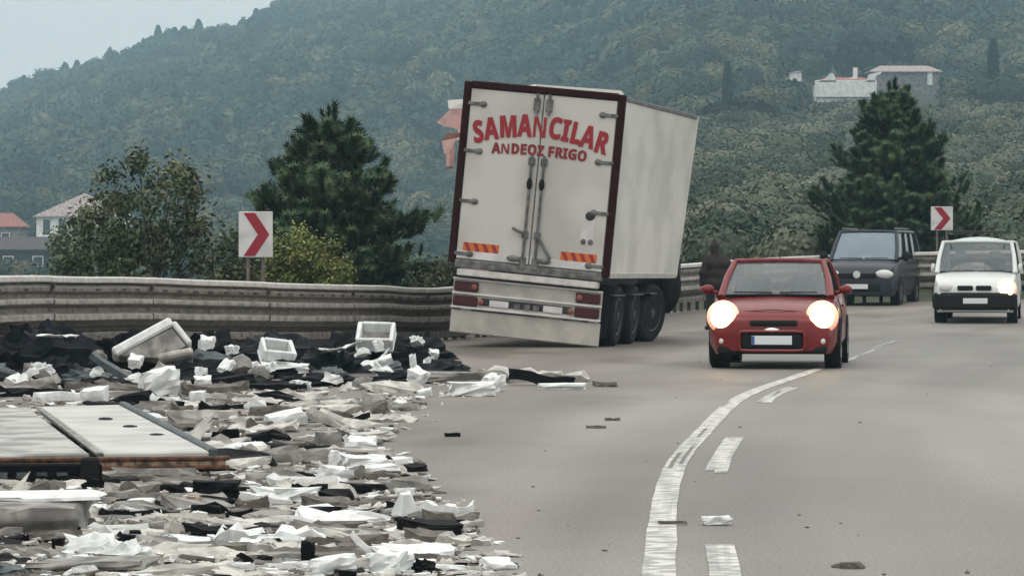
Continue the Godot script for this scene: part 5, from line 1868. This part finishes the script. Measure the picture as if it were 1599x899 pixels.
func near_pieces() -> void:
	var P := [
		["crumpled_sack", "bright white crumpled sack in the lower left of the debris", "sack", "crumple", 2, "foam_white", -2.05, 18.9, 0.0, Vector3(0.36, 0.17, 0.4), Vector3(0, 30, 0)],
		["crumpled_sack", "smaller white sack lobe touching the right of the bright white sack", "sack", "crumple", 4, "foam_white", -1.88, 18.7, 0.0, Vector3(0.22, 0.13, 0.3), Vector3(0, 100, 0)],
		["foam_slab", "wide pale grey slab at the left edge behind the bright white sack", "foam slab", "lump", 0, "foam_grey", -2.62, 20.6, 0.0, Vector3(0.62, 0.16, 0.9), Vector3(0, 3, 0)],
		["foam_sheet", "white sheet on top of the wide pale slab at the left edge", "foam sheet", "shard", 1, "foam_white", -2.55, 21.0, 0.16, Vector3(0.66, 0.03, 0.7), Vector3(0, 5, 0)],
		["plastic_arc", "black curved strip at the left edge beside the bright white sack", "strip", "curl", 4, "sheet_black", -2.55, 19.6, 0.0, Vector3(0.46, 0.08, 0.3), Vector3(180, 0, 0)],
		["black_lump", "black round lump left of the bright white sack", "lump", "lump", 0, "sheet_black", -2.26, 19.1, 0.0, Vector3(0.055, 0.08, 0.06), Vector3.ZERO],
		["foam_slab", "pale slab below the bright white sack at the bottom edge", "foam slab", "lump", 3, "foam_grey", -1.98, 18.1, 0.0, Vector3(0.50, 0.055, 0.3), Vector3(0, -5, 0)],
		["plastic_sheet", "dark slate sheet in the bottom left corner", "plastic sheet", "crumple", 0, "sheet_slate", -2.42, 17.9, 0.0, Vector3(0.32, 0.08, 0.4), Vector3(0, 40, 0)],
		["black_block", "black block in front of the brown-edged panel's right end", "block", "lump", 1, "sheet_black", -1.80, 23.4, 0.0, Vector3(0.27, 0.11, 0.2), Vector3(0, 4, 0)],
		["tyre_piece", "dark curved tyre tread piece beside the black block", "tyre piece", "curl", 4, "black_rubber", -1.62, 24.4, 0.0, Vector3(0.42, 0.12, 0.3), Vector3(180, 10, 0)],
		["foam_strip", "ragged white strip with saw-toothed top at the right edge of the debris", "foam strip", "ragged", 0, "foam_white", -0.44, 21.6, 0.015, Vector3(0.48, 0.12, 0.16), Vector3(0, 3, -4)],
		["black_bar", "thin black bar under the ragged white strip", "bar", "stick", 1, "sheet_black", -0.43, 21.4, 0.0, Vector3(0.46, 0.02, 0.08), Vector3(0, 3, -2)],
		["foam_slab", "long pale slab in the middle of the nearest debris", "foam slab", "ragged", 1, "foam_white", -1.26, 20.0, 0.0, Vector3(0.58, 0.085, 0.3), Vector3(0, 2, 1)],
		["foam_slab", "long pale slab below the middle slab, with a dark front", "foam slab", "ragged", 2, "foam_ivory", -1.10, 19.2, 0.0, Vector3(0.44, 0.06, 0.25), Vector3(0, -3, 0)],
		["foam_stick", "bright white stick leaning to the left near the bottom", "stick", "stick", 0, "foam_white", -0.74, 18.8, 0.06, Vector3(0.17, 0.028, 0.03), Vector3(0, 0, -48)],
		["foam_block", "white jagged block at the bottom edge left of the black lumps", "foam block", "lump", 3, "foam_white", -0.84, 17.9, 0.0, Vector3(0.20, 0.08, 0.15), Vector3(0, 10, 0)],
		["foam_block", "white pointed block at the bottom edge touching the black lumps", "foam block", "lump", 4, "foam_white", -0.58, 17.95, 0.0, Vector3(0.18, 0.10, 0.15), Vector3(0, 70, 0)],
		["black_lump", "black knobbly lump at the bottom edge right of the white pointed block", "lump", "crumple", 3, "sheet_black", -0.41, 18.0, 0.0, Vector3(0.15, 0.09, 0.15), Vector3(0, 20, 0)],
		["black_lump", "black upright lump at the bottom left of the leaning white stick", "lump", "lump", 2, "sheet_black", -0.99, 18.6, 0.0, Vector3(0.06, 0.10, 0.06), Vector3.ZERO],
		["foam_slab", "pale ribbed slab at the right tip of the nearest debris", "foam slab", "ragged", 3, "foam_ivory", -0.24, 19.8, 0.0, Vector3(0.30, 0.045, 0.2), Vector3(0, -6, -4)],
		["foam_stick", "upright white stick in the middle of the debris, right of the panel", "stick", "stick", 2, "foam_white", -1.24, 28.6, 0.06, Vector3(0.16, 0.035, 0.04), Vector3(0, 0, -72)],
		["foam_block", "grey rounded block left of the upright white stick", "foam block", "lump", 0, "foam_grey", -1.40, 29.2, 0.0, Vector3(0.17, 0.14, 0.2), Vector3(0, 15, 0)],
		["plastic_strip", "long black strip lying alone right of the panel's brown edge", "strip", "stick", 0, "sheet_black", -1.13, 26.1, 0.0, Vector3(0.42, 0.03, 0.1), Vector3(0, 4, 0)],
		["tan_piece", "tan cardboard piece in front of the black block", "cardboard", "lump", 1, "board_tan", -1.88, 22.5, 0.0, Vector3(0.10, 0.075, 0.1), Vector3(0, 30, 0)],
		["plastic_scrap", "small dark scrap alone on the road left of the centre line's middle", "scrap", "stick", 1, "sheet_black", -0.49, 31.4, 0.0, Vector3(0.13, 0.03, 0.08), Vector3(0, 5, 0)],
		["plastic_scrap", "left of two small dark scraps on the road before the red car", "scrap", "stick", 0, "board_brown", 0.72, 32.9, 0.0, Vector3(0.17, 0.025, 0.08), Vector3(0, -5, 0)],
		["plastic_scrap", "right of two small dark scraps on the road before the red car", "scrap", "stick", 2, "board_brown", 0.90, 34.4, 0.0, Vector3(0.12, 0.025, 0.08), Vector3(0, 10, 0)],
		["plastic_scrap", "flat dark scrap right of the long pale slab's end", "scrap", "shard", 2, "board_brown", 1.05, 43.2, 0.0, Vector3(0.28, 0.04, 0.3), Vector3(0, 0, 0)],
		["foam_scrap", "white scrap with dark underside on the gap between the dashes", "scrap", "lump", 2, "foam_white", 1.13, 21.2, 0.006, Vector3(0.145, 0.04, 0.10), Vector3(0, 5, 3)],
		["plastic_scrap", "dark twig-like scrap lying across the unbroken centre line", "scrap", "stick", 1, "board_brown", 0.885, 21.2, 0.006, Vector3(0.16, 0.016, 0.03), Vector3(0, -8, 0)],
		["plastic_scrap", "grey flat scrap near the bottom edge right of the dashes", "scrap", "shard", 3, "board_brown", 1.62, 18.3, 0.0, Vector3(0.15, 0.022, 0.12), Vector3(0, 10, 0)],
	]
	for e in P:
		piece(e[0], e[1], e[2], e[3], e[4], e[5], e[6], e[7], e[8], e[9], e[10])


const ORDER := ["first", "second", "third", "fourth", "fifth", "sixth", "seventh", "eighth", "ninth", "tenth", "eleventh", "twelfth", "thirteenth", "fourteenth", "fifteenth", "sixteenth", "seventeenth", "eighteenth", "nineteenth", "twentieth", "twenty-first", "twenty-second", "twenty-third", "twenty-fourth", "twenty-fifth", "twenty-sixth", "twenty-seventh", "twenty-eighth", "twenty-ninth", "thirtieth", "thirty-first", "thirty-second", "thirty-third", "thirty-fourth", "thirty-fifth", "thirty-sixth", "thirty-seventh", "thirty-eighth", "thirty-ninth", "fortieth", "forty-first", "forty-second", "forty-third", "forty-fourth", "forty-fifth", "forty-sixth"]


func in_order(these: Array, label: String) -> void:      # tells look-alikes apart by their place from left to right
	if these.size() < 2:
		return
	these.sort_custom(func(a, b): return a.position.x / -a.position.z < b.position.x / -b.position.z)
	for i in these.size():
		var which: String = "leftmost" if i == 0 else ("rightmost" if i == these.size() - 1 else ORDER[mini(i, ORDER.size() - 1)] + " from left")
		these[i].set_meta("label", "%s, %s" % [label, which])


func scatter() -> void:
	rng.seed = 9191
	var edge := [[590, 700], [615, 690], [640, 640], [665, 600], [700, 575], [725, 640], [760, 665], [790, 715], [830, 735], [860, 770], [905, 790]]
	var kinds := [
		["foam_shard", "ivory flat foam shard", "foam shard", "shard", "foam_ivory", 0.17], ["foam_shard", "white flat foam shard", "foam shard", "shard", "foam_white", 0.08], ["foam_shard", "grey flat foam shard", "foam shard", "shard", "foam_grey", 0.20],
		["foam_block", "white broken foam lump", "foam block", "lump", "foam_white", 0.05], ["foam_strip", "pale torn foam strip", "foam strip", "ragged", "foam_ivory", 0.07], ["foam_sheet", "pale curled foam sheet", "foam sheet", "curl", "foam_ivory", 0.08], ["board_shard", "brown flat board shard", "board shard", "shard", "board_brown", 0.16],
		["plastic_shard", "black flat plastic shard", "plastic shard", "shard", "sheet_black", 0.20], ["plastic_scrap", "black crumpled plastic scrap", "plastic scrap", "crumple", "sheet_black", 0.05], ["batten", "dark broken batten", "batten", "stick", "sheet_black", 0.04]]  # share of black pieces raised, partly as shadow streaks between the rest
	var spent := {}
	var n := 0
	var tries := 0
	while n < 430 and tries < 6000:
		tries += 1
		var py := rng.randf_range(600.0, 900.0)
		var px := rng.randf_range(-60.0, ramp(edge, py))
		if py > 640 and py < 715 and px < 318 - (715 - py) * 1.9:
			continue
		if rng.randf() > 1.15 - 0.55 * px / 750.0:
			continue
		var d := 9000.0 / (py - 395.0)
		var x := (px - 800.0) / 6000.0 * d
		var roll := rng.randf()
		var k := 0
		while k < kinds.size() - 1 and roll > kinds[k][5]:
			roll -= kinds[k][5]
			k += 1
		var q: Array = kinds[k]
		var near := clampf((py - 600.0) / 300.0, 0.0, 1.0)
		var w := (0.12 + 0.34 * pow(rng.randf(), 1.6)) * lerpf(1.5, 0.72, near)
		var h := rng.randf_range(0.016, 0.045) * lerpf(2.2, 0.8, near)
		var size := Vector3(w * 1.3, h, w * rng.randf_range(0.35, 0.8))
		var tilt := Vector3(rng.randf_range(-4, 13), rng.randf_range(-32, 32), rng.randfn(0, 4))
		match q[3]:
			"lump": size = Vector3(w * 0.6, h * 1.6, w * 0.6)
			"crumple": size = Vector3(w * 0.8, h * 2.2, w * 0.8)
			"curl": size = Vector3(w, h * 2.6, w * 0.8)
			"stick":
				size = Vector3(w * 1.3, 0.025, 0.03)
				tilt = Vector3(0, rng.randf_range(-30, 30), rng.randfn(0, 4))
		var zone := ""
		if py < 655:
			zone = "at the foot of the dark heap" if px < 420 else "before the heap's right end"
		elif py < 725:
			zone = "right of the big fallen panel"
		elif py < 790:
			zone = "before the brown panel edge" if px < 280 else ("near the black block and tyre piece" if px < 470 else "above the ragged white strip")
		elif px < 260:
			zone = "near the bright white sack"
		elif px < 540:
			zone = "near the long pale middle slabs"
		else:
			zone = "near the leaning white stick"
		var big := "wide " if w > 0.28 else ("small " if w < 0.17 else "")
		var label: String = big + q[1] + " " + zone
		var o := piece(q[0], label, q[2], q[3], rng.randi() % 6, q[4], x, d, 0.0, size, tilt, "%ss of the spilled load" % q[1])
		if not spent.has(label):
			spent[label] = []
		spent[label].append(o)
		n += 1
	for label in spent:
		in_order(spent[label], label)
	# crumbs too small to count
	for e in [["pale_crumbs", "foam_ivory", 1500, "shard"], ["dark_crumbs", "board_brown", 800, "shard"], ["white_crumbs", "foam_white", 900, "lump"]]:
		var places := []
		while places.size() < e[2]:
			var py := rng.randf_range(590.0, 905.0)
			var px := rng.randf_range(-80.0, ramp(edge, py) + absf(rng.randfn(0, 30)))
			if rng.randf() > 1.1 - 0.5 * px / 750.0:
				continue
			var d := 9000.0 / (py - 395.0)
			var w := rng.randf_range(0.025, 0.13)
			places.append(Transform3D(Basis.from_euler(Vector3(rng.randf_range(-0.1, 0.25), rng.randf() * TAU, rng.randfn(0, 0.12))) * Basis.from_scale(Vector3(w, rng.randf_range(0.006, 0.022), w * rng.randf_range(0.4, 1.0))), Vector3((px - 800.0) / 6000.0 * d, road_y(d), -d)))
		var m: ArrayMesh = BANK[e[3]][1].duplicate()
		m.surface_set_material(0, M[e[1]])
		many(e[0], m, places, [], self)


func grit() -> void:      # crumbs and small stones scattered thinly over the open lanes
	rng.seed = 2718
	var places := []
	for k in 60:
		var d := 17.5 + 45.0 * pow(rng.randf(), 1.6)
		var x := rng.randf_range(-1.0, 6.5) + (d - 20.0) * 0.06
		var w := rng.randf_range(0.006, 0.022)
		places.append(Transform3D(Basis(Vector3.UP, rng.randf() * TAU) * Basis.from_scale(Vector3(w, w * 0.4, w * 0.7)), Vector3(x, road_y(d), -d)))
	var m: ArrayMesh = BANK["lump"][2].duplicate()
	m.surface_set_material(0, M.board_brown)
	many("road_grit", m, places, [], self)


# ------------------------------------------------------------------ the scene
func _ready() -> void:
	noise.frequency = 0.05
	noise.fractal_octaves = 3
	noise.seed = 12
	noise2.frequency = 0.03
	noise2.fractal_octaves = 3
	noise2.seed = 31
	var cam := Camera3D.new()
	cam.name = "camera"
	cam.fov = rad_to_deg(2.0 * atan(449.5 / 6000.0))
	cam.near = 0.5
	cam.far = 6000.0
	cam.position = Vector3(0, 1.5, 0)
	cam.rotation.x = -atan(54.5 / 6000.0)
	add_child(cam)
	cam.current = true
	var sky := ProceduralSkyMaterial.new()
	sky.sky_top_color = lin(1.0, 0.97, 0.93)
	sky.sky_horizon_color = lin(0.465, 0.462, 0.452)
	sky.ground_bottom_color = lin(0.16, 0.15, 0.14)
	sky.ground_horizon_color = lin(0.2, 0.2, 0.19)
	sky.sky_curve = 0.6
	sky.ground_curve = 0.3
	sky.sky_energy_multiplier = 1.55
	sky.sun_angle_max = 1.0
	var env := Environment.new()
	env.background_mode = Environment.BG_SKY
	env.sky = Sky.new()
	env.sky.sky_material = sky
	env.tonemap_mode = Environment.TONE_MAPPER_LINEAR
	env.tonemap_exposure = 0.73
	env.fog_enabled = true
	env.fog_density = 0.00036
	env.fog_light_color = Color(0.72, 0.88, 0.94)
	env.sdfgi_enabled = true
	env.ssao_enabled = true
	env.ssil_enabled = true
	var we := WorldEnvironment.new()
	we.name = "world_environment"
	we.environment = env
	add_child(we)
	var sun := DirectionalLight3D.new()
	sun.name = "sun"
	sun.light_energy = 0.2
	sun.light_angular_distance = 30.0
	sun.light_color = Color(1.0, 0.97, 0.93)
	sun.shadow_enabled = true
	sun.rotation = Vector3(deg_to_rad(-62.0), deg_to_rad(-25.0), 0)
	sun.sky_mode = DirectionalLight3D.SKY_MODE_LIGHT_ONLY
	add_child(sun)
	materials()
	ground()
	road()
	rng.seed = 5
	M.shoot = spray(52, 0.30, 0.15, 0.02, 0.75)
	M.twig = clump(60, 0.17, 0.043, M.leaves)
	woods()
	backdrop()
	guardrail("grey triple-rail guardrail running along the left kerb behind the debris", 20.0, 67.5)
	guardrail("far guardrail curving right behind the lorry and the vans", 68.2, 99.0)
	chevron_sign("nearer chevron sign in front of the left pine", Vector3(-4.14, -0.3, -62.0), deg_to_rad(6.0), 0.55, 0.74, 2.10)
	chevron_sign("farther chevron sign between the right pine and the white van", Vector3(11.2, 0.2, -100.0), deg_to_rad(-6.0), 0.57, 0.62, 2.20)
	plants()
	trailer()
	tractor()
	red_hatchback()
	dark_van()
	white_van()
	person()
	bank()
	heap()
	big_panel()
	near_pieces()
	scatter()
	grit()


func plants() -> void:
	# rank weeds filling the verge behind the guardrail
	rng.seed = 818
	var weeds := []
	var tints := []
	var rail := spline(RAIL, 0.5)
	for i in range(1, rail.size()):
		if -rail[i].z > 71.0:
			break
		var t := (rail[i] - rail[i - 1]).normalized()
		var n := Vector3(t.z, 0, -t.x)
		for k in 16:
			var p := rail[i] + n * rng.randf_range(0.35, 1.9) + t * rng.randf_range(-0.3, 0.3)
			var s := rng.randf_range(0.9, 1.6)
			weeds.append(Transform3D(Basis(Vector3.UP, rng.randf() * TAU) * Basis.from_scale(Vector3(s, s, s)), Vector3(p.x, land(p.x, -p.z) + rng.randf_range(0.0, 0.75), p.z)))
			tints.append(Color(0.030, 0.036, 0.020).lerp(Color(0.060, 0.055, 0.034), rng.randf()))
	many("verge_weeds", M.twig, weeds, tints, self)
	pine("pine_tree", "broad dark pine behind the nearer chevron sign, left of the lorry", Vector3(-3.6, -1.0, -76.0), 5.25, 2.6, 0.4, 11)
	pine("pine_tree", "tall dark pine behind the dark navy van at the right", Vector3(10.9, 0.3, -110.0), 6.0, 2.75, 0.2, 23)
	var mixed := [Color(0.046, 0.074, 0.036), Color(0.062, 0.092, 0.042), Color(0.085, 0.095, 0.05), Color(0.13, 0.14, 0.085), Color(0.034, 0.044, 0.024), Color(0.075, 0.10, 0.055)]
	broadleaf("sapling", "sparse dark green and brown sapling left of the nearer chevron sign", "tree", Vector3(-6.15, -0.8, -66.0), 4.1, 1.4, 28, 5, 1.35, mixed, 31)
	broadleaf("sapling", "pale green bushy tree behind the left side of the sparse sapling", "tree", Vector3(-7.9, -1.2, -74.0), 3.7, 1.2, 40, 6, 1.25, [Color(0.10, 0.14, 0.085), Color(0.13, 0.165, 0.10), Color(0.085, 0.11, 0.065)], 37)
	broadleaf("bush", "yellow-green bush right of the nearer chevron sign", "bush", Vector3(-3.75, -0.5, -68.0), 2.35, 1.0, 46, 7, 0.9, [Color(0.20, 0.23, 0.07), Color(0.26, 0.27, 0.09), Color(0.15, 0.18, 0.06), Color(0.10, 0.12, 0.04)], 41)
	broadleaf("bush", "low dark bush under the nearer chevron sign", "bush", Vector3(-4.75, -0.6, -66.0), 1.9, 0.75, 30, 6, 0.9, [Color(0.05, 0.06, 0.03), Color(0.07, 0.065, 0.04), Color(0.035, 0.045, 0.025)], 43)
	broadleaf("bush", "dark bush between the left pine and the lorry", "bush", Vector3(-1.45, -0.7, -72.0), 2.1, 0.55, 26, 7, 0.85, [Color(0.03, 0.045, 0.026), Color(0.05, 0.06, 0.035)], 47)
	broadleaf("bush", "thin bush against the left rear corner of the trailer", "bush", Vector3(-1.25, -0.5, -68.5), 1.9, 0.4, 22, 5, 0.85, [Color(0.06, 0.08, 0.045), Color(0.10, 0.11, 0.07)], 53)


func backdrop() -> void:
	rng.seed = 505
	var cyp := Color(0.008, 0.014, 0.012)
	small_tree("cypress_tree", "slim dark cypress on the slope, upper right of the lorry", "cypress tree", 1137, 640.0, 8.2, 0.85, true, cyp, "cypresses on the slope")
	small_tree("cypress_tree", "tall dark cypress near the top right corner", "cypress tree", 1552, 640.0, 10.6, 1.05, true, cyp, "cypresses on the slope")
	for e in [[1325, 735, 7.5, 2.6, "dark tree directly behind the white hill house"], [1350, 745, 6.6, 2.4, "dark tree behind the white hill house's chimney"], [1382, 750, 6.0, 2.4, "dark tree right of the hill house's chimney"], [1412, 745, 8.2, 1.9, "pointed dark tree behind the mauve hill house"], [1240, 640, 4.6, 2.4, "dark round tree left of the white hill house"]]:
		small_tree("hill_tree", e[4], "tree", e[0], e[1], e[2], e[3], false, Color(0.018, 0.030, 0.026), "dark trees around the hill houses")
	for e in [[1125, 520, 4.2, 2.6, "dark bush on the slope below the slim cypress, left one"], [1165, 530, 4.6, 2.8, "dark bush on the slope below the slim cypress, middle one"], [1195, 540, 3.8, 2.2, "dark bush on the slope below the slim cypress, right one"]]:
		small_tree("hill_bush", e[4], "bush", e[0], e[1], e[2], e[3], false, Color(0.024, 0.034, 0.028), "dark bushes below the slim cypress")
	# the tree line on the ridge against the sky
	var b := -20.0
	var line := {}
	while b < 520.0:
		var d := rng.randf_range(1770.0, 1800.0)
		var pointed := rng.randf() < 0.8
		var ridge_label := "pointed conifer on the ridge against the sky" if pointed else "round tree on the ridge against the sky"
		if not line.has(ridge_label):
			line[ridge_label] = []
		var one := small_tree("ridge_tree", ridge_label, "tree", b, d, rng.randf_range(6.0, 9.5) if pointed else rng.randf_range(3.5, 5.5), rng.randf_range(1.5, 2.3) if pointed else rng.randf_range(2.0, 3.2), pointed, Color(0.024, 0.036, 0.032), "pointed conifers along the ridge" if pointed else "round trees along the ridge")
		line[ridge_label].append(one)
		b += rng.randf_range(9.0, 20.0)
	for k in line:
		in_order(line[k], k)
	# houses at the far left
	var h := house("white two-storey house with pale hipped roof at the left, behind the saplings", 132, 600.0, 1.6, 14.0, 9.0, 5.6, 3.6, "house_white", "roof_pale", [[-5.4, 3.9, 1.1, 2.4], [-3.0, 3.9, 1.1, 2.4], [1.0, 3.9, 1.2, 1.6], [4.5, 3.9, 1.2, 1.6]], 0.0, 0.98)
	var bl := MB.new()
	bl.bx(-4.4, 2.2, 5.0, 5.0, 0.9, 1.0, 0.05)
	part("balcony", bl.mesh(M.house_white), h)
	house("house with red roof at the left edge, beyond the dark-roofed one", -6, 625.0, 1.0, 9.0, 8.0, 4.8, 2.2, "house_mauve", "roof_red", [[-1.0, 3.0, 1.2, 1.4], [2.0, 3.0, 1.2, 1.4]], 0.0, 0.4)
	house("low house with shade-toned wall and grey roof at the left edge, just over the guardrail", 30, 520.0, -3.6, 15.0, 8.0, 5.6, 1.7, "wall_shaded", "roof_grey", [[-5.0, 4.0, 1.2, 1.2], [-1.0, 4.0, 1.2, 1.2], [3.0, 4.0, 1.2, 1.2]], 0.0, 0.3)
	# houses on the slope at the right
	var w := house("long white house with low red roof and tall white chimney on the slope", 1319, 662.0, 28.2, 10.2, 6.0, 2.6, 0.95, "house_white", "roof_red", [], 0.0, 0.4)
	var pp := MB.new()
	pp.bx(0, 1.45, 3.45, 10.6, 2.9, 0.3, 0.05)
	part("terrace_wall", pp.mesh(M.house_white), w)
	var ch := MB.new()
	ch.bx(1.9, 3.9, 0.2, 0.75, 2.6, 0.75, 0.05)
	ch.bx(1.5, 3.0, 0.5, 1.3, 0.9, 1.0, 0.05)
	part("chimney", ch.mesh(M.house_white), w)
	var pr := MB.new()
	pr.prism(PackedVector2Array([Vector2(-4.9, 2.6), Vector2(-3.6, 3.1), Vector2(-2.7, 4.1), Vector2(-2.1, 4.1), Vector2(-1.6, 2.6)]), 3.3, 3.6)
	pr.prism(PackedVector2Array([Vector2(3.4, 2.6), Vector2(3.9, 3.9), Vector2(6.2, 4.4), Vector2(6.0, 4.0), Vector2(5.2, 3.6), Vector2(5.0, 2.6)]), 3.3, 3.6)
	pr.warp(func(p: Vector3) -> Vector3: return Vector3(p.x, p.z, p.y))
	part("gable", pr.mesh(M.house_white), w)
	var mv := house("wide mauve house with low roof beside the white hill house, behind the right pine", 1412, 700.0, 30.2, 12.5, 7.0, 4.2, 1.2, "house_mauve", "roof_pale", [], 0.0, 0.3)
	var wp := MB.new()
	wp.bx(4.4, 2.9, 3.6, 0.9, 2.4, 0.2, 0.03)
	part("white_door", wp.mesh(M.house_white), mv)
	# small pale sheds
	for e in [[650, 700.0, 2.2, 1.7, "small white shed on the hillside left of the lorry"], [1243, 690.0, 1.6, 0.6, "small pale shed left of the white hill house"]]:
		var x: float = (e[0] - 800.0) / 6000.0 * e[1]
		var t := thing("shed", e[4], "shed", Vector3(x, land(x, e[1]) + 2.0, -e[1]), 0.4)
		var st := MB.new()
		st.bx(0, 0.0, 0, e[2], e[3] + 3.0, 1.6)
		part("wall", st.mesh(M.house_white), t)
		var rf := MB.new()
		rf.box(Transform3D(Basis(Vector3.BACK, 0.18), Vector3(0, e[3] / 2.0 + 1.6, 0)), Vector3(e[2] + 0.4, 0.12, 2.0))
		part("roof", rf.mesh(M.roof_pale), t)
